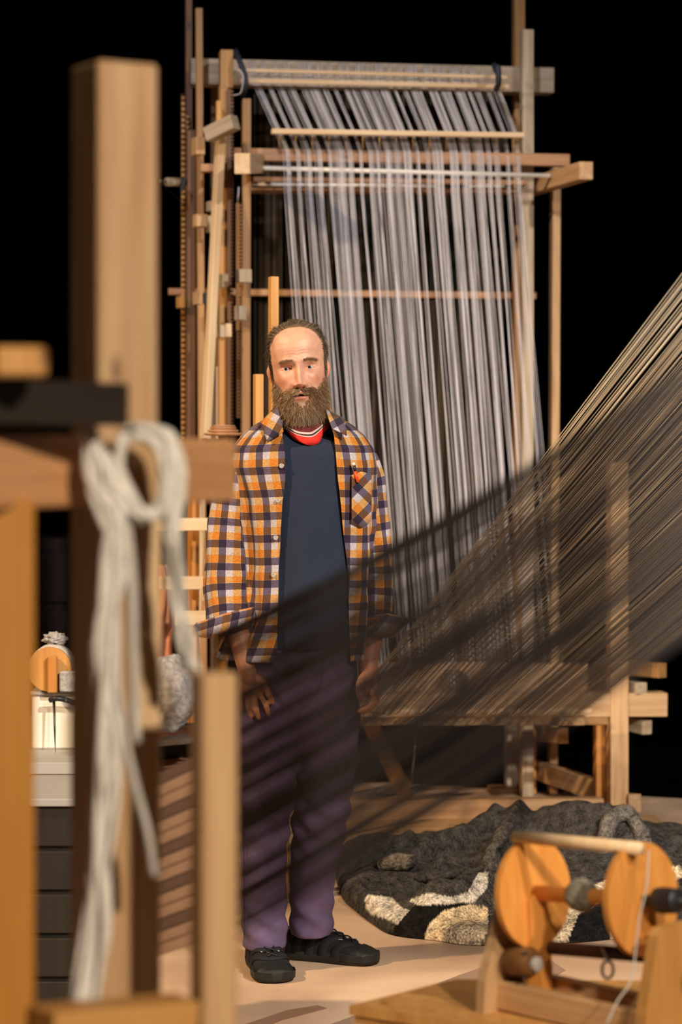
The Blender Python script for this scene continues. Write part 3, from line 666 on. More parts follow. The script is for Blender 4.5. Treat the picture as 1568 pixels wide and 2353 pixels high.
for i in range(NR):
    r = 1-(1-i/(NR-1))**1.0 if i else .002
    for k in range(NA):
        x, y = cen+(oc[k]-cen)*r; z = rug_h(x, y) if i < NR-1 else .002
        if i == NR-1: x, y = cen+(oc[k]-cen)*.997
        V.append((x, y, z)); px, py = 784+x*F/y, HOR+(1.5-z)*F/y
        if any(inpoly(px, py, q_) for q_ in (white1, white2)): c = lin(198, 188, 174)
        elif inpoly(px, py, black1) or inpoly(px, py, black2): c = lin(26, 24, 22)
        elif any(inpoly(px, py, q_) for q_ in (cream1, cream2, cream3)): c = lin(205, 182, 148)
        else:
            k_ = 1+.9*max(0, noise.noise((x*5, y*5, 9.))); c0 = lin(60, 56, 53); c = (c0[0]*k_, c0[1]*k_, c0[2]*k_, 1)
        cols.append(c[:3])
Fc = gridfaces(NR, NA, True)
rug = mk('rug_heap', V, Fc, M['rug'], smooth=True, colors=np.array(cols), loc=(.5, 8, 0)); tag(rug, 'crumpled heap of charcoal wool rug with cream and black stripes on the floor', 'rug')
def fold(path, r, col, k=.6):
    pts = catmull(path, 7); V, Fc = tubedata(pts, r, 16)
    V = np.array([Vector(v)+Vector(noise.noise_vector(Vector(v)*22))*.010 for v in V]); cc = np.tile(np.array(lin(*col)[:3]), (len(V), 1))
    mk('rug_fold', V, Fc, M['rug'], rug, True, colors=cc, loc=V[0])
fold([P(1385, 1975, 7.95), P(1392, 1915, 7.98), P(1412, 1876, 8.02), P(1440, 1866, 8.04), P(1463, 1893, 8.02), P(1485, 1950, 7.98)], .026, (92, 86, 80))
fold([P(880, 1990, 7.95), P(905, 1984, 7.9), P(935, 1982, 7.86), P(944, 1985, 7.85)], .028, (100, 92, 82))
fold([P(1130, 2005, 7.75), P(1128, 1965, 7.8), P(1148, 1930, 7.85), P(1168, 1900, 7.95)], .022, (84, 78, 72))
fold([P(900, 2012, 7.72), P(980, 2018, 7.65), P(1060, 2008, 7.68), P(1110, 2000, 7.7)], .014, (60, 56, 52))
# ------------------------------------------------------------------ the man
def skin_mat():
    m, nt, b = newmat('skin'); L = nt.links.new
    at = N(nt, 'ShaderNodeAttribute', attribute_name='Col'); tc = N(nt, 'ShaderNodeTexCoord')
    n1 = N(nt, 'ShaderNodeTexNoise'); n1.inputs['Scale'].default_value = 45; n1.inputs['Detail'].default_value = 6; L(tc.outputs['Object'], n1.inputs['Vector'])
    h = N(nt, 'ShaderNodeHueSaturation'); r = N(nt, 'ShaderNodeMapRange'); r.inputs['To Min'].default_value = .86; r.inputs['To Max'].default_value = 1.14; r.inputs['From Min'].default_value = .3; r.inputs['From Max'].default_value = .7
    L(n1.outputs[0], r.inputs[0]); L(r.outputs[0], h.inputs['Value']); L(at.outputs['Color'], h.inputs['Color']); L(h.outputs[0], b.inputs['Base Color'])
    b.inputs['Roughness'].default_value = .5; b.inputs['Subsurface Weight'].default_value = .12; b.inputs['Subsurface Radius'].default_value = (1, .35, .2); b.inputs['Subsurface Scale'].default_value = .006
    n2 = N(nt, 'ShaderNodeTexNoise'); n2.inputs['Scale'].default_value = 350; n2.inputs['Detail'].default_value = 2; L(tc.outputs['Object'], n2.inputs['Vector'])
    bu = N(nt, 'ShaderNodeBump'); bu.inputs['Strength'].default_value = .25; bu.inputs['Distance'].default_value = .001; L(n2.outputs[0], bu.inputs['Height']); L(bu.outputs[0], b.inputs['Normal'])
    return m
M['skin'] = skin_mat()
def hair_mat(name, c1, c2):
    m, nt, b = newmat(name); L = nt.links.new
    at = N(nt, 'ShaderNodeAttribute', attribute_name='Col'); L(at.outputs['Color'], b.inputs['Base Color']); b.inputs['Roughness'].default_value = .5
    b.inputs['Specular IOR Level'].default_value = .35
    return m
M['hair'] = hair_mat('hair', 0, 0)
def plaid_mat():
    m, nt, b = newmat('plaid_flannel'); L = nt.links.new
    uv = N(nt, 'ShaderNodeUVMap'); sp = N(nt, 'ShaderNodeSeparateXYZ'); L(uv.outputs[0], sp.inputs[0])
    outs = []
    for ax in (0, 1):
        mu = N(nt, 'ShaderNodeMath', operation='MULTIPLY'); mu.inputs[1].default_value = 1/.0615; L(sp.outputs[ax], mu.inputs[0])
        fr = N(nt, 'ShaderNodeMath', operation='FRACT'); L(mu.outputs[0], fr.inputs[0])
        cr = N(nt, 'ShaderNodeValToRGB'); cr.color_ramp.interpolation = 'CONSTANT'; e = cr.color_ramp.elements
        e[0].position = 0; e[0].color = lin(194, 116, 40); e[1].position = .33; e[1].color = lin(184, 174, 178)
        x = e.new(.645); x.color = lin(44, 34, 52); x = e.new(.985); x.color = lin(215, 200, 190)
        L(fr.outputs[0], cr.inputs[0]); outs.append(cr.outputs[0])
    mv = N(nt, 'ShaderNodeVectorMath', operation='MULTIPLY'); L(outs[0], mv.inputs[0]); L(outs[1], mv.inputs[1])
    mx = N(nt, 'ShaderNodeGamma'); mx.inputs[1].default_value = .5; L(mv.outputs[0], mx.inputs[0])
    tc = N(nt, 'ShaderNodeTexCoord'); n1 = N(nt, 'ShaderNodeTexNoise'); n1.inputs['Scale'].default_value = 260; n1.inputs['Detail'].default_value = 2; L(tc.outputs['Object'], n1.inputs['Vector'])
    h = N(nt, 'ShaderNodeHueSaturation'); r = N(nt, 'ShaderNodeMapRange'); r.inputs['From Min'].default_value = .3; r.inputs['From Max'].default_value = .7; r.inputs['To Min'].default_value = .75; r.inputs['To Max'].default_value = 1.2
    L(n1.outputs[0], r.inputs[0]); L(r.outputs[0], h.inputs['Value']); L(mx.outputs[0], h.inputs['Color']); L(h.outputs[0], b.inputs['Base Color'])
    b.inputs['Roughness'].default_value = .9; b.inputs['Specular IOR Level'].default_value = .15; b.inputs['Sheen Weight'].default_value = .15
    bu = N(nt, 'ShaderNodeBump'); bu.inputs['Strength'].default_value = .3; bu.inputs['Distance'].default_value = .001; L(n1.outputs[0], bu.inputs['Height']); L(bu.outputs[0], b.inputs['Normal'])
    return m
M['plaid'] = plaid_mat()
M['tee'] = plain('navy_jersey', lin(38, 45, 62), .85, noise_amt=.12, nscale=250, spec=.2)
M['trouser'] = plain('purple_cotton', lin(100, 84, 114), .85, noise_amt=.12, nscale=35, spec=.2)
M['shoe'] = plain('black_webbing', lin(28, 26, 29), .8, spec=.3)
M['rubber'] = plain('black_rubber', lin(28, 29, 28), .5, spec=.3)
M['sole'] = plain('sole_rubber', lin(38, 34, 29), .7, spec=.3)
M['sock'] = plain('black_sock', lin(14, 13, 14), .9)
M['eye_white'] = plain('eye_white', lin(188, 172, 160), .25)
M['iris'] = plain('blue_grey_iris', lin(70, 95, 105), .15)
M['pupil'] = plain('pupil', lin(8, 8, 10), .1)
M['button'] = plain('grey_button', lin(165, 160, 155), .35)
M['red_pen'] = plain('orange_plastic', lin(235, 70, 20), .4)
DP = 6.7
# --- head, local frame: x right, -y towards the camera, z up, origin between the eyes
zk = [-.24, -.17, -.145, -.128, -.118, -.105, -.085, -.06, -.03, 0, .03, .055, .075, .09, .103, .113, .120, .1245, .1265]
ak = [.062, .058, .057, .056, .057, .060, .064, .069, .0735, .0755, .077, .0775, .075, .069, .059, .046, .031, .015, .0005]
fk = [.020, .036, .048, .070, .088, .094, .094, .0925, .0915, .0905, .097, .0985, .093, .083, .068, .051, .032, .014, .0005]
bk = [.075, .070, .070, .072, .074, .076, .082, .090, .097, .102, .105, .103, .097, .087, .073, .055, .036, .017, .0005]
nz, na = 190, 220
zz = np.concatenate([np.linspace(-.24, -.13, 28, endpoint=False), np.linspace(-.13, .06, 110, endpoint=False), .06+.0665*np.sin(np.linspace(0, PI/2, 52))]); nz = len(zz)
def sm(a, k=3):
    for _ in range(k): a = np.concatenate([a[:1], .25*a[:-2]+.5*a[1:-1]+.25*a[2:], a[-1:]])
    return a
A = sm(np.interp(zz, zk, ak)); Ff = sm(np.interp(zz, zk, fk)); Bk = sm(np.interp(zz, zk, bk))
# azimuth samples, denser in front
tt = np.linspace(0, 1, na, endpoint=False); tt = 2*PI*tt+.35*np.sin(4*PI*tt)*0
ang = -PI/2+ (lambda s: s-.55*np.sin(s))(2*PI*np.linspace(0, 1, na, endpoint=False))
cs, sn = np.cos(ang), np.sin(ang)
X = A[:, None]*(np.sign(cs)*np.abs(cs)**.92)[None, :]
Y = np.where(sn[None, :] < 0, -Ff[:, None]*(np.abs(sn)**.86)[None, :], Bk[:, None]*(np.abs(sn)**.9)[None, :])-.002
Z = np.repeat(zz[:, None], na, 1)
def g(x, x0, s): return np.exp(-((x-x0)/s)**2)
front = np.clip(-sn[None, :]*1.6-.2, 0, 1)
ax_ = np.abs(X)
fd = np.zeros_like(X)
nh = np.interp(Z, [-.060, -.0555, -.051, -.043, -.034, -.015, .004, .02, .034], [0, .004, .016, .0265, .0245, .0165, .010, .005, 0])
nw = np.interp(Z, [-.06, -.045, -.03, 0, .03], [.0160, .0150, .0112, .0090, .0115])
fd += nh*np.exp(-(ax_/nw)**2.4)
fd += .0115*g(ax_, .0168, .0066)*g(Z, -.0455, .0074)
fd -= .006*g(ax_, .0085, .0034)*g(Z, -.0535, .0026)
fd += .0058*g(Z, .0185+.003*np.clip(1-(ax_-.013)/.037, 0, 1), .0085)*np.clip(1-((ax_-.028)/.034)**2, 0, 1)
fd += .002*g(ax_, .012, .005)*g(Z, .022, .01)
fd -= .0105*g(ax_, .0325, .0165)*g(Z, -.001, .0105)
fd += .0055*g(ax_, .045, .017)*g(Z, -.028, .015)
fd -= .0045*g(ax_, .052, .014)*g(Z, -.065, .02)
fd -= .0028*g(ax_-.020-(-.045-Z)*.45, .006, .005)*g(Z, -.060, .014)      # nasolabial fold
fd += .0055*g(Z, -.069, .0058)*np.clip(1-(ax_/.027)**2, 0, 1)-.002*g(X, 0, .004)*g(Z, -.064, .005)
fd += .0062*g(Z, -.0825, .0062)*np.clip(1-(ax_/.024)**2, 0, 1)
fd -= .0105*g(Z, -.0750-.0016*(ax_/.02)**2, .0026)*np.clip(1-(ax_/.0225)**2, 0, 1)**.5
fd -= .003*g(Z, -.096, .007)*g(ax_, 0, .022)
fd += .006*g(Z, -.113, .011)*g(ax_, 0, .02)
for zc_, am in ((.052, .0006), (.044, .0007), (.036, .0007)): fd -= am*g(Z, zc_+.003*np.sin(ax_*90), .0016)*np.clip(1-(ax_/.045)**2, 0, 1)
fd -= .0012*g(X, .004, .0016)*g(Z, .024, .010)+.0012*g(X, -.004, .0016)*g(Z, .024, .010)
Y = Y-fd*front
# eyelids: surface hugging the eyeball, open along an almond
EX, EZ, ER = .0325, -.001, .0122
for s in (-1, 1):
    i0 = np.argmin(np.abs(zz-EZ)); ys = -Ff[i0]*(1-(EX/A[i0])**2)**.43
    EY = ys+.0175
    dx = X-s*EX; dz = Z-EZ; rr2 = dx*dx+dz*dz
    hw_ = .0158; up_ = .0052*np.clip(1-(dx/hw_)**2, 0, 1)**.8; lo_ = .0044*np.clip(1-(dx/hw_)**2, 0, 1)
    lidR = .0139
    ysph = EY-np.sqrt(np.clip(lidR**2-rr2*.85, 0, None))
    near_ = (rr2 < lidR**2) & (sn[None, :] < 0)
    inside = near_ & (dz < up_) & (dz > -lo_) & (np.abs(dx) < hw_)
    Y = np.where(near_, np.minimum(Y, ysph), Y)
    crease = g(dz, .0092-.2*np.abs(dx), .0018)*(np.abs(dx) < .015); Y = Y+np.where(sn[None, :] < 0, .0018*crease, 0)
    Y = np.where(inside, EY-.0102, Y)
hv = np.stack([X, Y, Z], -1).reshape(-1, 3)
hf = gridfaces(nz, na, True)+[tuple((nz-1)*na+j for j in range(na))]
# colour by feature
skc = np.array(lin(214, 160, 134)[:3]); hc = np.tile(skc, (len(hv), 1))
x_, y_, z_ = hv.T; axx = np.abs(x_)
def mixc(c, wgt):
    global hc; wgt = np.clip(wgt, 0, 1)[:, None]; hc = hc*(1-wgt)+np.array(c[:3])*wgt
fr = (y_ < 0)
mixc(lin(205, 128, 102), .55*g(axx, .045, .02)*g(z_, -.035, .018)*fr)
mixc(lin(210, 130, 106), .6*g(x_, 0, .014)*g(z_, -.042, .016)*fr)
mixc(lin(185, 122, 98), .55*g(axx, .033, .017)*g(z_, -.006, .011)*fr)
lipm = (g(z_, -.0695, .0042)+g(z_, -.0825, .0052))*np.clip(1-(axx/.025)**2, 0, 1)*fr
mixc(lin(178, 98, 82), .85*lipm)
mixc(lin(48, 18, 14), 1.3*g(z_, -.0752, .0030)*np.clip(1-(axx/.0215)**2, 0, 1)**.5*fr)
mixc(lin(90, 50, 38), .8*g(axx, .0085, .0032)*g(z_, -.0545, .0026)*fr)
mixc(lin(150, 110, 86), .35*g(z_, .0195, .005)*np.clip(1-((axx-.031)/.021)**2, 0, 1)*fr)
mixc(lin(115, 92, 74), .7*np.clip((-.088-z_)/.01, 0, 1)*(z_ > -.15)*fr+.5*((z_ < -.05) & (axx > .055)))
scalp = (np.clip((np.abs(np.arctan2(x_, -y_))-1.05)/.15, 0, 1)*(z_ > -.03)+np.clip((z_-.098+.03*np.clip(axx/.06, 0, 1))/.006, 0, 1)*(y_ > -.055))
mixc(lin(92, 74, 58), .85*np.clip(scalp, 0, 1)*(z_ > -.04))
# head normals for hair roots
Vg = hv.reshape(nz, na, 3); du = np.roll(Vg, -1, 1)-np.roll(Vg, 1, 1); dv = np.gradient(Vg, axis=0); hn = np.cross(du, dv).reshape(-1, 3); hn /= np.linalg.norm(hn, axis=1)[:, None]+1e-12
HR = Matrix.Rotation(math.radians(-5.5), 4, 'Y') @ Matrix.Rotation(math.radians(1), 4, 'Z') @ Matrix.Rotation(math.radians(3), 4, 'X')
HO = P(686, 843.5, DP-.0)
HM = Matrix.Translation(HO) @ HR
def hw(pts):
    p = np.asarray(pts, float).reshape(-1, 3); R = np.array(HM.to_3x3()); return p@R.T+np.array(HO)
# ears
ears = []
for s in (-1, 1):
    rows = []
    for i in range(15):
        v = i/14; z = .016-.062*v; out = (.020*math.sin(PI*min(1, v*.9+.10))**.7)*(1-.45*v)
        row = []
        for j, (o_, yb) in enumerate(((0, -.004), (.5, -.012), (.9, -.008), (1.0, 0), (.9, .006), (.45, .007), (0, .006))):
            rim = .0025 if j in (2, 3) else 0
            row.append((s*(.0705+out*o_+rim*math.sin(PI*v)), .004+yb*math.sin(PI*(.12+.8*v))+.010*(v-.5)*-1+.004, z))
        rows.append(row)
    V = [p for r in rows for p in r]; V[0:0] = []
    ears.append((np.array(V), gridfaces(15, 7)+[tuple(range(6, -1, -1)), tuple(14*7+k for k in range(7))]))
earv, earf = merge(ears)
# --- limbs, neck, trunk and hands: one remeshed surface
def q(px, py, dy=0): return tuple(P(px, py, DP+dy))
caps = []
def chain(pts, rad):
    for a, b, r0, r1 in zip(pts[:-1], pts[1:], rad[:-1], rad[1:]): caps.append(capsule(a, b, r0, r1, 14))
def flat(a, b, wa, wb, th, n=5):        # palm: row of capsules side by side along the image plane
    a, b = np.array(a), np.array(b); d = b-a; sd = np.array((d[2], 0, -d[0])); sd /= np.linalg.norm(sd)
    for k in np.linspace(-1, 1, n): caps.append(capsule(a+sd*k*wa, b+sd*k*wb, th, th, 10))
chain([q(694, 985), q(696, 1030), q(700, 1150), q(700, 1300), q(690, 1480)], [.055, .075, .105, .11, .12])
chain([q(575, 1065), q(700, 1035), q(812, 1070)], [.035, .05, .035])
# right arm (image left)
chain([q(548, 1060), q(524, 1330), q(545, 1430, -.06), q(566, 1530, -.10)], [.036, .036, .036, .0265])
chain([q(566, 1530, -.10), q(573, 1556, -.105)], [.0265, .026])
flat(q(573, 1556, -.105), q(580, 1592, -.11), .018, .026, .0125)
hand = [((554, 1590), (551, 1614), (557, 1630), .0074), ((568, 1594), (571, 1626), (578, 1645), .0080), ((583, 1596), (589, 1630), (595, 1650), .0084), ((598, 1592), (612, 1621), (618, 1643), .0080)]
for (a, b, c, r) in hand:
    chain([q(*a, -.11), q(*b, -.125), q(*c, -.105)], [r*1.1, r, r*.82])
chain([q(590, 1558, -.11), q(610, 1575, -.125), q(619, 1597, -.13), q(626, 1613, -.125)], [.013, .0105, .0092, .0075])
# left arm (image right)
chain([q(832, 1085), q(866, 1330, .01), q(862, 1430, -.01), q(846, 1530, -.05)], [.028, .026, .030, .026])
chain([q(846, 1530, -.05), q(846, 1556, -.055)], [.026, .025])
flat(q(848, 1556, -.055), q(852, 1592, -.06), .012, .014, .0135)
for k, (dx, dyk) in enumerate(((0, -.03), (3, -.012), (4, .008), (2, .026))):
    chain([q(858+dx, 1590, -.06+dyk), q(862+dx, 1612, -.06+dyk), q(848+dx, 1626, -.065+dyk), q(828+dx, 1634, -.06+dyk)], [.0105, .0098, .009, .0075])
chain([q(838, 1552, -.07), q(826, 1572, -.085), q(825, 1592, -.085), q(829, 1603, -.08)], [.013, .0105, .009, .0075])
# legs inside the trousers, feet inside the shoes
chain([q(640, 1520), q(612, 1850, .01), q(606, 2080, .03)], [.055, .04, .034])
chain([q(735, 1520), q(738, 1850, .06), q(712, 2080, .14)], [.055, .04, .034])
cv, cf = merge(caps)
bv, bf, bn = remesh(cv, cf, .0032, 4)
bc = np.tile(np.array(lin(196, 132, 98)[:3]), (len(bv), 1))
V, Fc = merge([(hw(hv), hf), (hw(earv), earf), (bv, bf)])
ec = np.tile(np.array(lin(212, 142, 114)[:3]), (len(earv), 1))
person = mk('person', V, Fc, M['skin'], None, True, colors=np.vstack([hc, ec, bc]), loc=(P(690, 0, DP).x, DP, 0))
tag(person, 'bearded man in a plaid flannel shirt and purple trousers standing with arms hanging', 'person')
# eyes
for s in (-1, 1):
    ys = -np.interp(EZ, zz, Ff)*(1-(EX/np.interp(EZ, zz, A))**2)**.43; EY = ys+.0175
    V, Fc = [], []
    gz = Vector((-.22, -1, .03)).normalized(); qq = gz.to_track_quat('Z', 'Y')
    for i in range(17):
        th = PI*i/16
        for j in range(24): a = 2*PI*j/24; V.append(Vector((s*EX, EY, EZ))+qq@Vector((ER*math.sin(th)*math.cos(a), ER*math.sin(th)*math.sin(a), ER*math.cos(th))))
    eye = mk('eye', hw([tuple(v) for v in V]), gridfaces(17, 24, True), M['eye_white'], person, True, loc=hw([(s*EX, EY, EZ)])[0])
    for nm, r, h_, mt in (('iris', .0053, .0002, 'iris'), ('pupil', .0024, .0005, 'pupil')):
        pv = []
        for rr_ in (0, .5, 1):
            for j in range(20): a = 2*PI*j/20; R_ = r*rr_; pv.append(Vector((s*EX, EY, EZ))+qq@Vector((R_*math.cos(a), R_*math.sin(a), math.sqrt(ER**2-R_**2)+h_)))
        mk(nm, hw([tuple(v) for v in pv]), gridfaces(3, 20, True), M[mt], eye, True, loc=hw([tuple(pv[0])])[0])
# --- hair strands
def strands(name, mask, nst, length, dirf, cols, r0, curl, seed, seg=6, hug=0.0):
    rg = np.random.RandomState(seed); ids = np.where(mask)[0]
    # area-ish weighting: thin out by random choice
    pick = rg.choice(ids, nst); base = hv[pick]+rg.normal(0, .0012, (nst, 3)); nor = hn[pick]
    L = length(base, rg); D0 = dirf(base, nor, rg); D0 /= np.linalg.norm(D0, axis=1)[:, None]
    pts = np.zeros((nst, seg, 3)); p = base-nor*.001; d_ = D0.copy(); ph = rg.uniform(0, 6.28, (nst, 3)); fq = rg.uniform(.8, 1.8, (nst, 3))
    for k in range(seg):
        pts[:, k] = p; w_ = np.sin(ph+fq*k*1.4)*curl; dd = d_+w_; dd /= np.linalg.norm(dd, axis=1)[:, None]
        p = p+dd*(L/(seg-1))[:, None]; d_ = d_+np.array((0, 0, -.10))*curl-nor*hug
    T = np.gradient(pts, axis=1); T /= np.linalg.norm(T, axis=2)[:, :, None]+1e-12
    n1 = np.cross(T, np.array((.3, .5, .8))); n1 /= np.linalg.norm(n1, axis=2)[:, :, None]+1e-12; n2 = np.cross(T, n1)
    rad = r0*np.linspace(1, .25, seg)[None, :, None, None]
    aa = np.arange(3)*2*PI/3
    V = pts[:, :, None, :]+rad*(np.cos(aa)[None, None, :, None]*n1[:, :, None, :]+np.sin(aa)[None, None, :, None]*n2[:, :, None, :])
    V = V.reshape(-1, 3); unit = np.array(gridfaces(seg, 3, True)); Fc = (unit[None]+(np.arange(nst)*seg*3)[:, None, None]).reshape(-1, 4)
    ci = cols(base, rg); C = np.repeat(ci, seg*3, 0)
    o = mk(name, hw(V), Fc, M['hair'], person, True, colors=C, loc=hw(V[:1])[0]); o['kind'] = 'stuff'; return o
az = np.abs(np.arctan2(x_, -y_+.0))
def hcol(a, b, var=.25):
    ca, cb = np.array(a[:3]), np.array(b[:3])
    return lambda base, rg: (lambda t: ca*(1-t)+cb*t)(rg.beta(1.2, 2.2, len(base))[:, None])
tang = lambda d, n: d-n*(np.sum(d*n, 1)[:, None])
temple = np.interp(z_, [-.035, 0, .04, .075, .095], [1.05, 1.03, .98, .93, .85])
mside = (az > temple) & (z_ > -.028) & (z_ < .112)
mtop = (z_ > .098) & ((y_ > -.052+.5*np.clip(.02-axx, -.03, .02)) | (az > .85))
dside = lambda b, n, rg: tang(np.stack([.0*b[:, 0], .85+.25*np.sin(b[:, 2]*90), np.where(b[:, 2] > .03, -.40, -.75)], 1)+rg.normal(0, .16, b.shape), n)+n*rg.uniform(.22, .46, len(b))[:, None]
dtop = lambda b, n, rg: tang(np.stack([(b[:, 0]+.012)*7, .9+0*b[:, 0], 0*b[:, 0]], 1)+rg.normal(0, .12, b.shape), n)+n*rg.uniform(.18, .36, len(b))[:, None]
strands('hair', mside, 4200, lambda b, rg: rg.uniform(.026, .050, len(b))*np.interp(b[:, 2], [-.03, .02], [.4, 1]), dside, hcol(lin(52, 42, 34), lin(170, 148, 124)), .0005, .10, 1, 7, .13)
strands('hair', mtop, 2600, lambda b, rg: rg.uniform(.026, .046, len(b)), dtop, hcol(lin(66, 54, 42), lin(180, 155, 128)), .00045, .10, 2, 7, .13)
cheek = np.interp(axx, [0, .030, .038, .052, .066, .08], [-.092, -.090, -.066, -.052, -.030, -.012])
mbeard = (z_ < cheek) & (z_ > -.138) & (az < 1.62) & ~((axx < .0235) & (z_ > -.092) & (z_ < -.064)) & ~((axx < .012) & (z_ > -.104))
mmous = (z_ < -.0545) & (z_ > -.0685) & (axx < .036) & fr
mcor = (axx > .022) & (axx < .04) & (z_ < -.062) & (z_ > -.10) & fr
def blen(b, rg): return np.clip((np.interp(np.abs(b[:, 0]), [0, .030, .038, .052, .066, .08], [-.075, -.070, -.066, -.052, -.030, -.012])-b[:, 2])/.018, .3, 1)*rg.uniform(.6, 1.15, len(b))*np.interp(b[:, 2], [-.138, -.115, -.09, -.05, -.02], [.046, .048, .036, .020, .009])
dbeard = lambda b, n, rg: n*.55+np.stack([b[:, 0]*2.0, 0*b[:, 0]-.05, -.9+0*b[:, 0]], 1)*np.interp(b[:, 2], [-.13, -.03], [1.0, .7])[:, None]+rg.normal(0, .20, b.shape)
def bcol(b, rg):
    t = rg.beta(1.1, 1.6, len(b))[:, None]; chin = np.clip(1-np.abs(b[:, 0])/.045, 0, 1)[:, None]*np.clip((-.08-b[:, 2])/.03, 0, 1)[:, None]
    ca, cb = np.array(lin(92, 62, 38)[:3]), np.array(lin(196, 152, 106)[:3]); cg = np.array(lin(232, 216, 190)[:3])
    c = ca*(1-t)+cb*t; gr = (rg.rand(len(b))[:, None] < .08+.30*chin); return np.where(gr, cg*.8, c)
strands('beard', mbeard, 8200, blen, dbeard, bcol, .00048, .38, 3, 8)
strands('beard', mcor, 1300, lambda b, rg: rg.uniform(.018, .03, len(b)), dbeard, bcol, .00045, .3, 6, 7)
strands('moustache', mmous, 1700, lambda b, rg: rg.uniform(.010, .019, len(b)), lambda b, n, rg: n*.40+np.stack([np.sign(b[:, 0])*.75, 0*b[:, 0], -.55+0*b[:, 0]], 1)+rg.normal(0, .16, b.shape), bcol, .00045, .15, 4)
mbrow = (np.abs(z_-(.0165+.0030*np.clip(1-((axx-.032)/.02)**2, 0, 1)+.0045*np.clip(1-(axx-.013)/.037, 0, 1))) < .0033) & (axx > .013) & (axx < .050) & fr
strands('eyebrow', mbrow, 520, lambda b, rg: rg.uniform(.006, .010, len(b)), lambda b, n, rg: n*.30+np.stack([np.sign(b[:, 0])*.9, 0*b[:, 0], -.05+0*b[:, 0]], 1)+rg.normal(0, .12, b.shape), hcol(lin(128, 98, 72), lin(176, 142, 108)), .0004, .08, 5, 4)
# --- neckerchief
def ringband(rows, n=64):
    V, uv = [], []
    for i, (cx, hwp, fr_, bk_, yf, yb) in enumerate(rows):
        for j in range(n+1):
            t = 2*PI*j/n; s_ = math.sin(t); py = (yf if s_ > 0 else yb)*abs(s_)**(1.5 if s_ > 0 else 1)+(.5*(yf+yb) if False else rows[i][5])*(1-abs(s_)**(1.5 if s_ > 0 else 1))
            D_ = DP-(fr_*s_ if s_ > 0 else bk_*s_); py += (9*math.exp(-((t-1.15)/.38)**2)*i/(len(rows)-1) if len(rows) > 3 else 0); pt = P(cx+hwp*math.cos(t)*DP/D_*1.0, py, D_)
            k = .003*noise.noise((pt.x*45, pt.y*45, pt.z*60))+.0022*math.sin(t*9+i*1.1); V.append((pt.x+k, pt.y-k, pt.z)); uv.append((j/n, i/(len(rows)-1)))
    return V, uv, gridfaces(len(rows), n+1)
V, uv, Fc = ringband([(694, 47, .060, .066, 955, 940), (695, 52, .082, .070, 978, 950), (698, 56, .092, .074, 996, 957), (702, 57, .098, .076, 1010, 962), (704, 56, .097, .076, 1019, 966)])
def bandana_mat():
    m, nt, b = newmat('red_bandana'); L = nt.links.new
    uvn = N(nt, 'ShaderNodeUVMap'); sp = N(nt, 'ShaderNodeSeparateXYZ'); L(uvn.outputs[0], sp.inputs[0])
    cr = N(nt, 'ShaderNodeValToRGB'); cr.color_ramp.interpolation = 'CONSTANT'; e = cr.color_ramp.elements
    e[0].position = 0; e[0].color = lin(104, 22, 24); e[1].position = .44; e[1].color = lin(205, 185, 175)
    x = e.new(.50); x.color = lin(60, 14, 18); x = e.new(.56); x.color = lin(205, 185, 175); x = e.new(.60); x.color = lin(222, 40, 26)
    L(sp.outputs[1], cr.inputs[0])
    vo = N(nt, 'ShaderNodeTexVoronoi'); vo.inputs['Scale'].default_value = 34; L(uvn.outputs[0], vo.inputs['Vector'])
    k = N(nt, 'ShaderNodeMapRange'); k.inputs['From Min'].default_value = .16; k.inputs['From Max'].default_value = .22; L(vo.outputs['Distance'], k.inputs[0])
    lt = N(nt, 'ShaderNodeMath', operation='LESS_THAN'); lt.inputs[1].default_value = .42; L(sp.outputs[1], lt.inputs[0])
    inv = N(nt, 'ShaderNodeMath', operation='SUBTRACT'); inv.inputs[0].default_value = 1; L(k.outputs[0], inv.inputs[1])
    mu = N(nt, 'ShaderNodeMath', operation='MULTIPLY'); L(inv.outputs[0], mu.inputs[0]); L(lt.outputs[0], mu.inputs[1])
    mx = N(nt, 'ShaderNodeMix', data_type='RGBA'); L(mu.outputs[0], mx.inputs[0]); L(cr.outputs[0], mx.inputs[6]); mx.inputs[7].default_value = lin(160, 110, 105)
    L(mx.outputs[2], b.inputs['Base Color']); b.inputs['Roughness'].default_value = .8
    return m
bd = mk('neckerchief', V, Fc, bandana_mat(), person, True, uv=uv, loc=q(700, 1000)); bd['label'] = 'red bandana tied around the neck'
so = bd.modifiers.new('s', 'SOLIDIFY'); so.thickness = .002
# --- torso garments
def rows_interp(table, ys):
    t = np.array(table, float); return np.stack([np.interp(ys, t[:, 0], t[:, k]) for k in range(1, t.shape[1])], 1)
SH = [(948, 696, 62, .075, .085), (962, 697, 84, .080, .092), (978, 698, 112, .086, .098), (1000, 697, 138, .098, .108), (1030, 695, 160, .112, .116), (1070, 697, 166, .124, .122), (1150, 706, 154, .136, .128), (1300, 708, 145, .140, .128),
      (1400, 704, 148, .142, .130), (1460, 690, 160, .144, .134), (1512, 676, 168, .146, .138)]
OP = [(948, 655, 744), (978, 652, 760), (1000, 652, 767), (1040, 658, 771), (1100, 659, 776), (1150, 653, 782), (1200, 650, 787), (1300, 644, 799), (1400, 641, 803), (1512, 640, 806)]
def shirt_pt(py, px=None, t=None, off=0):
    cx, h_, f_, b_ = rows_interp(SH, np.array([py]))[0]; h_ += off*F/DP; f_ += off; b_ += off
    if t is None: t = math.acos(max(-1, min(1, (px-cx)/h_)))
    s_ = math.sin(t); D_ = DP-(f_*s_ if s_ > 0 else b_*s_)
    return P(784+(cx-784+h_*math.cos(t))*DP/D_*1.0, py, D_) if False else Vector((S(cx-784+h_*math.cos(t), DP), D_, 1.5-S(py-HOR, DP)))
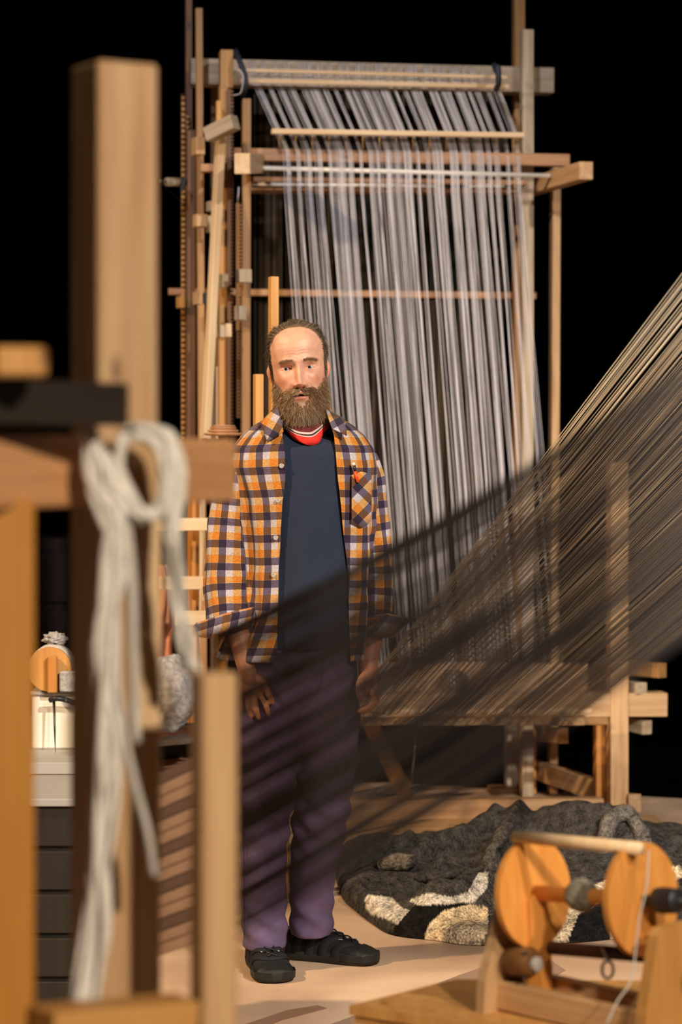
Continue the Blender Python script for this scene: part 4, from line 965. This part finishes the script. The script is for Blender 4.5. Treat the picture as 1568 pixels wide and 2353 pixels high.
ys = np.concatenate([np.linspace(948, 1070, 34, endpoint=False), np.linspace(1070, 1512, 86)]); nu = 220
V, uv = [], []
for py in ys:
    cx, h_, f_, b_ = rows_interp(SH, np.array([py]))[0]; xl, xr = rows_interp(OP, np.array([py]))[0]
    tl = math.acos(max(-1, min(1, (xl-cx)/h_))); tr = math.acos(max(-1, min(1, (xr-cx)/h_)))+2*PI
    for j in range(nu):
        t = tl+(tr-tl)*j/(nu-1); v = shirt_pt(py, t=t)
        low = min(1, max(0, (py-1030)/250))
        fold = .011*low*math.sin(t*11+py*.006+2*noise.noise((t*2, py*.008, 0)))+.009*low*noise.noise((t*7, py*.010, 3))+.0035*noise.noise((t*6, py*.03, 7))*(.4+.6*min(1, max(0, (py-960)/60)))
        nrm = Vector((math.cos(t), -math.sin(t), 0)); edge = min(1, 6*min(j, nu-1-j)/nu)
        v = v+nrm*(fold*(.3+.7*edge)+.004)
        if edge < 1 and 0: pass
        V.append(tuple(v)); uu = (S(xl-640, DP)*0+.172*(t-PI/2)) ; uv.append((uu+.004, -S(py, DP)+.006*math.sin(t*3)*.5))
sh_o = mk('shirt', V, gridfaces(len(ys), nu), M['plaid'], person, True, uv=uv, loc=q(700, 1250)); so = sh_o.modifiers.new('s', 'SOLIDIFY'); so.thickness = .0025; so.offset = -1
sh_o['label'] = 'orange, navy and grey plaid flannel shirt worn open'
def sleeve(name, path, rads, u0, parent):
    pth = catmull([q(*p) for p in path], 16); k = len(pth); rr = np.interp(np.linspace(0, 1, k), np.linspace(0, 1, len(rads)), rads)
    pts, T, Nn, B = frames(pth); n = 72; V, uv = [], []; Ls = np.concatenate([[0], np.cumsum(np.linalg.norm(np.diff(pts, axis=0), axis=1))])
    for i in range(k):
        f_ = i/(k-1)
        for j in range(n+1):
            a = 2*PI*j/n; dirv = Nn[i]*math.cos(a)+B[i]*math.sin(a)
            w_ = .0065*(f_**.6)*noise.noise((math.cos(a)*1.8+9, math.sin(a)*1.8, Ls[i]*9+u0))+.004*math.sin(5*a+Ls[i]*18)*f_+.004*noise.noise((math.cos(a)*3, math.sin(a)*3, Ls[i]*22))
            if f_ > .55: w_ += .005*math.sin(Ls[i]*95+2.2*math.cos(a+1))*(f_-.55)*2*max(0, math.sin(a*1+.6))
            V.append(pts[i]+dirv*(rr[i]+w_)*np.array((1, .92, 1))); uv.append((rads[2]*a*1.0+u0, -Ls[i]-.0))
    o = mk(name, V, gridfaces(k, n+1), M['plaid'], parent, True, uv=uv, loc=pth[0]); so = o.modifiers.new('s', 'SOLIDIFY'); so.thickness = .0025; so.offset = -1
    return o
sleeve('sleeve', [(566, 1046, .01), (542, 1100, .0), (530, 1180, .0), (525, 1270, -.01), (524, 1350, -.02), (530, 1452, -.05)], [.046, .056, .060, .063, .066, .062], .012, sh_o)
sleeve('sleeve', [(830, 1052, .02), (846, 1105, .02), (853, 1180, .02), (862, 1270, .02), (866, 1350, .01), (864, 1448, -.015)], [.044, .046, .047, .047, .046, .043], .035, sh_o)
def cuff(c_in, r_in, rows):
    V, uv = [], []; n = 60
    for i, (cx, cy, rx, slope, dd, rd, arch) in enumerate(rows):
        for j in range(n+1):
            a = 2*PI*j/n; ca, sa = math.cos(a), math.sin(a)
            px = cx+rx*ca; py = cy+slope*ca-arch*(sa*.0+ (1-abs(ca))*1.0)
            pt = P(px, py, DP+dd-rd*sa); V.append(pt); uv.append((S(rx, DP)*a*.9+.02, .021*i+.008))
    o = mk('cuff', [tuple(v) for v in V], gridfaces(len(rows), n+1), M['plaid'], sh_o, True, uv=uv, loc=V[0]); so = o.modifiers.new('s', 'SOLIDIFY'); so.thickness = .0035
    return o
cuff(0, 0, [(530, 1452, 50, -12, -.05, .066, 0), (523, 1444, 62, -18, -.05, .074, 1), (517, 1421, 70, -20, -.05, .080, 3), (519, 1415, 68, -19, -.05, .077, 3), (528, 1430, 52, -12, -.05, .068, 3)])
cuff(0, 0, [(866, 1462, 34, 2, -.012, .046, 0), (876, 1450, 44, 0, -.012, .054, 4), (891, 1430, 50, -4, -.012, .060, 14), (889, 1426, 48, -4, -.01, .053, 14), (872, 1420, 38, 0, -.01, .046, 4)])
# t-shirt
TS = [(968, 700, 58, .058, .068), (990, 700, 66, .078, .074), (1000, 700, 90, .086, .09), (1015, 698, 122, .096, .100), (1040, 696, 146, .108, .106), (1080, 700, 150, .116, .110), (1150, 706, 140, .126, .116), (1300, 708, 132, .131, .116), (1400, 706, 134, .133, .118), (1482, 696, 134, .134, .12)]
V = []; ys = np.concatenate([np.linspace(968, 1080, 30, endpoint=False), np.linspace(1080, 1482, 60)]); n = 140
for py in ys:
    cx, h_, f_, b_ = rows_interp(TS, np.array([py]))[0]
    for j in range(n):
        t = 2*PI*j/n; s_ = math.sin(t); lo = min(1, max(0, (py-1100)/200))
        k = .004*noise.noise((t*4, py*.012, 1))+.0035*lo*math.sin(9*t+py*.004)
        drop = 34*max(0, s_)**3*np.clip(1-(py-968)/75, 0, 1)     # scooped neckline in front
        D_ = DP-(f_*s_ if s_ > 0 else b_*s_)*(1+k*6); V.append((S(cx-784+h_*(1+k*3)*math.cos(t), DP), D_, 1.5-S(py+drop-HOR, DP)))
tee = mk('t_shirt', V, gridfaces(len(ys), n, True), M['tee'], person, True, loc=q(700, 1200)); tee['label'] = 'navy crew neck t-shirt'
tube('neckband', catmull([V[3*n+j] for j in range(0, n+1, 4) if 3*n+j < len(V)], 3), .006, M['tee'], tee, 8)
# collar leaves, placket buttons, pocket, pen
def sheetquad(name, quads, parent, mat, uvscale=1, rot=0, nx=10, ny=10, bulge=.006):
    a, b, c, d_ = [np.array(q(*p)) for p in quads]; V, uv = [], []
    for i in range(ny):
        for j in range(nx):
            s_, t = j/(nx-1), i/(ny-1); p = (a*(1-s_)+b*s_)*(1-t)+(d_*(1-s_)+c*s_)*t; p = p+np.array((0, -bulge*math.sin(PI*s_)*(1-t*.6), 0)); V.append(p)
            U, W = p[0], p[2]; uv.append((U*math.cos(rot)-W*math.sin(rot), U*math.sin(rot)+W*math.cos(rot)))
    o = mk(name, V, gridfaces(ny, nx), mat, parent, True, uv=uv, loc=V[0]); so = o.modifiers.new('s', 'SOLIDIFY'); so.thickness = .003; return o
sheetquad('collar_leaf', [(638, 930, -.05), (652, 992, -.118), (616, 1016, -.108), (600, 972, -.055)], sh_o, M['plaid'], rot=.5)
sheetquad('collar_leaf', [(748, 938, -.05), (764, 984, -.115), (798, 1000, -.112), (792, 962, -.06)], sh_o, M['plaid'], rot=-.5)
V, uv, Fc = ringband([(697, 58, .060, .085, 972, 925), (697, 62, .066, .092, 980, 938), (698, 74, .074, .098, 985, 962)])
V = [v for v in V]; keep = [f for f in Fc if all(Vector(V[i]).y > DP-.045 for i in f)]
cs_o = mk('collar_stand', V, keep, M['plaid'], sh_o, True, uv=[(u*.4, v*.05) for u, v in uv], loc=V[0]); so = cs_o.modifiers.new('s', 'SOLIDIFY'); so.thickness = .003
for (px, py) in ((650, 1069), (642, 1147), (637, 1231), (632, 1315)):
    v = shirt_pt(py, px=px, off=.010); lathe('button', [(.0062, 0), (.0066, .0016), (.0050, .0024), (.0022, .0016)], M['button'], sh_o, v, (-.12, -1, .05), 18)
pk = []
for i in range(12):
    for j in range(12):
        px = 808+44*j/11; py = 1090+104*i/11-(8*(1-abs(j/11*2-1)) if i == 0 else 0)+ (14*(1-abs(j/11*2-1)) if i == 11 else 0); pk.append(tuple(shirt_pt(py, px=px, off=.014)))
o = mk('pocket', pk, gridfaces(12, 12), M['plaid'], sh_o, True, uv=[((v[0]+v[2])*.7, (v[2]-v[0])*.7) for v in pk], loc=pk[0]); so = o.modifiers.new('s', 'SOLIDIFY'); so.thickness = .003
pen = empty('pen', q(817, 1085, -.13), 'orange pen with a black cap clipped in the shirt pocket', 'pen')
a, b = shirt_pt(1063, px=812, off=.024), shirt_pt(1106, px=822, off=.024); ab = b-a
tube('barrel', [a+ab*.42, b], .0042, M['red_pen'], pen, 10); tube('cap', [a+ab*.12, a+ab*.42], .0045, M['black'], pen, 10); tube('clip_end', [a-ab*.02, a+ab*.12], .0042, M['white_plastic'], pen, 10)
# --- trousers
def legtube(tab, dd0, dd1):
    V = []; n = 40; ys = np.linspace(tab[0][0], tab[-1][0], 60); tb_ = rows_interp(tab, ys)
    for i, py in enumerate(ys):
        cx, h_, dp_ = tb_[i]; Dd = DP+dd0+(dd1-dd0)*(i/59)
        for j in range(n): a = 2*PI*j/n; V.append((S(cx-784+h_*math.cos(a), DP), Dd-dp_*math.sin(a), 1.5-S(py-HOR, DP)))
    return np.array(V), gridfaces(60, n, True)+[tuple(range(n-1, -1, -1)), tuple(59*n+j for j in range(n))]
L1 = [(1500, 618, 70, .11), (1560, 616, 73, .11), (1640, 616, 74, .10), (1700, 617, 72, .095), (1800, 614, 63, .085), (1900, 610, 56, .078), (1960, 607, 53, .076), (2030, 607, 53, .078), (2110, 608, 52, .076), (2184, 608, 51, .074)]
L2 = [(1500, 748, 70, .11), (1560, 750, 72, .11), (1640, 753, 72, .10), (1720, 754, 70, .095), (1800, 748, 68, .09), (1850, 740, 68, .086), (1900, 735, 65, .084), (1960, 727, 63, .08), (2010, 719, 56, .08), (2070, 714, 51, .08), (2130, 713, 50, .082), (2171, 712, 50, .084)]
PV = [(1450, 684, 136, .115), (1520, 683, 138, .118), (1580, 683, 138, .118), (1625, 684, 128, .102), (1660, 686, 105, .082), (1700, 688, 70, .060), (1730, 689, 40, .045)]
tv, tf = merge([legtube(L1, -.01, .04), legtube(L2, .02, .14), legtube(PV, 0, 0)])
tv, tf, tn = remesh(tv, tf, .0065, 12)
def trk(v, nn):
    px, py = 784+(v[0])*F/DP, HOR+(1.5-v[2])*F/DP
    k = .006*noise.noise((v[0]*9, v[1]*9, v[2]*5))+.004*noise.noise((v[0]*20, v[1]*20, v[2]*14))
    kn = math.exp(-((py-1880)/90)**2); k += .006*kn*math.sin(v[2]*75+6*v[0]*10+3*noise.noise((v[0]*8, v[1]*8, v[2]*3)))
    hm = math.exp(-((py-2120)/50)**2); k += .004*hm*math.sin(v[2]*90+v[0]*60); cr = math.exp(-((py-1640)/70)**2); k += .005*cr*math.sin((px-700)*.06+(py-1640)*.05)
    return v+nn*k
tv = np.array([trk(a, b) for a, b in zip(tv, tn)])
tr_o = mk('trousers', tv, tf, M['trouser'], person, True, loc=q(690, 1800)); tr_o['label'] = 'faded purple cotton trousers'
# side seam and fly line
def on_trouser_front(px, py): 
    X_ = S(px-784, DP); Z_ = 1.5-S(py-HOR, DP); mm = np.abs(tv[:, 0]-X_)+np.abs(tv[:, 2]-Z_) < .014
    return (X_, (tv[mm, 1].min() if mm.any() else DP-.1)-.001, Z_)
tube('fly_seam', [on_trouser_front(px, py) for px, py in ((745, 1500), (743, 1530), (739, 1560), (730, 1580), (722, 1590))], .0007, M['sock'], tr_o, 6)
tube('side_seam', [on_trouser_front(px, py) for px, py in ((556, 1800), (559, 1880), (562, 1960), (562, 2040), (563, 2120), (563, 2145))], .0007, M['sock'], tr_o, 6)
# --- shoes
def shoe(heel, toe, W=.052, Ls=.285):
    hp, tp = Vector(heel), Vector(toe); fx = (tp-hp).normalized(); fy = Vector((-fx.y, fx.x, 0)); n = 28
    root = None
    def loc(x, y, z): return tuple(hp+fx*x+fy*y+Vector((0, 0, z)))
    xs = np.linspace(0, Ls, 30)
    def half(x): return np.interp(x, [0, .02, .06, .12, .18, .22, .255, .275, .285], [.022, .033, .037, .037, .046, .051, .047, .033, .008])*W/.052
    def topz(x): return np.interp(x, [0, .03, .07, .11, .15, .19, .22, .25, .275, .285], [.075, .098, .104, .094, .078, .063, .052, .043, .033, .016])
    def upper(name, x0, x1, z0, k, mat, parent, nx=22, off=0.0, t0=0, t1=PI):
        V = []
        for x in np.linspace(x0, x1, nx):
            h_ = half(x)+off; z = topz(x)+off-z0
            for j in range(n+1):
                a = t0+(t1-t0)*j/n; V.append(loc(x, h_*math.copysign(abs(math.cos(a))**.7, math.cos(a)), z0+z*abs(math.sin(a))**.8))
        return mk(name, V, gridfaces(nx, n+1), mat, parent, True, loc=loc(x0, 0, z0))
    # sole with scalloped side wall
    V = []
    for zz_, ex in ((.001, -.002), (.006, .003), (.020, .005), (.030, .002)):
        for x in xs: V.append(loc(x, half(x)+ex, zz_+(.006*np.interp(x, [.2, .285], [0, 1]) if zz_ > .003 else .004*np.interp(x, [.25, .285], [0, 1]))+(.006*math.sin(x*45) if zz_ > .028 else 0)))
        for x in xs[::-1]: V.append(loc(x, -half(x)-ex, zz_+(.006*np.interp(x, [.2, .285], [0, 1]) if zz_ > .003 else .004*np.interp(x, [.25, .285], [0, 1]))+(.006*math.sin(x*45) if zz_ > .028 else 0)))
    m_ = 60; Fc = gridfaces(4, m_, True)+[tuple(range(m_-1, -1, -1)), tuple(3*m_+j for j in range(m_))]
    s_ = mk('shoe', V, Fc, M['sole'], person, True, loc=loc(0, 0, 0)); s_['label'] = 'black closed-toe sport sandal'
    upper('sock', .0, .27, .022, 1, M['sock'], s_)
    V = []
    for x in np.linspace(.19, .2849, 14):
        for sg in (-1, 1): V.append(loc(x, sg*(half(x)+.006), .012)); V.append(loc(x, sg*(half(x)+.0068), .030-.05*max(0, .235-x)))
    Fc = [(4*i+a, 4*i+a+1, 4*i+a+5, 4*i+a+4) for i in range(13) for a in (0, 2)]
    mk('toe_bumper', V, Fc, M['rubber'], s_, True, loc=loc(.2, 0, .01))
    upper('toe_cap', .235, .2849, .010, 1, M['rubber'], s_, 16, .005)
    upper('heel_counter', .0, .055, .018, 1, M['shoe'], s_, 10, .004)
    for k in range(4):
        xa = .070+.040*k; V = []
        for j in range(n+1):
            a = PI*j/n; skew = .020*math.cos(2*a)
            for e, o_ in ((-.013, .002), (-.011, .0055), (.011, .0055), (.013, .002)):
                x = xa+e-skew; V.append(loc(x, (half(x)+o_)*math.copysign(abs(math.cos(a))**.7, math.cos(a)), .022+(topz(x)+o_-.022)*abs(math.sin(a))**.8))
        mk('strap', V, gridfaces(n+1, 4), M['shoe'], s_, True, loc=loc(xa, 0, .06))
    for sg in (-1, 1):
        pts = [loc(x, sg*(-1)**k*.013, topz(x)+.009) for k, x in enumerate(np.linspace(.085, .215, 7))]
        tube('lace', catmull(pts, 4), .0022, M['black'], s_, 6)
    for k in range(3):
        for sg in (-1, 1):
            x = .10+.04*k; y = sg*.024
            box('lace_loop', loc(x, y, topz(x)*.93+.006), (.013, .0045, .002), M['button'], s_, rot=Matrix.Rotation(math.atan2(fx.y, fx.x), 3, 'Z'))
    x = .085; lathe('cord_lock', [(.006, 0), (.008, .004), (.007, .014), (.004, .016)], M['black'], s_, loc(x, .0, topz(x)+.008), (fx.x*.3, fx.y*.3, 1), 12)
    pts = [loc(.085, 0, topz(.085)+.02), loc(.075, -.004, topz(.08)+.045), loc(.07, -.010, topz(.08)+.058), loc(.082, -.008, topz(.08)+.04), loc(.09, 0, topz(.09)+.016)]
    tube('lace', catmull(pts, 5), .0018, M['black'], s_, 6)
    return s_
hh = P(592, 0, 6.83); tt_ = P(632, 0, 6.58); shoe((hh.x, 6.83, 0), (tt_.x, 6.585, 0), W=.056)
hh = P(652, 0, 6.89); tt_ = P(858, 0, 6.80); shoe((hh.x, 6.89, 0), (tt_.x, 6.80, 0), W=.050)
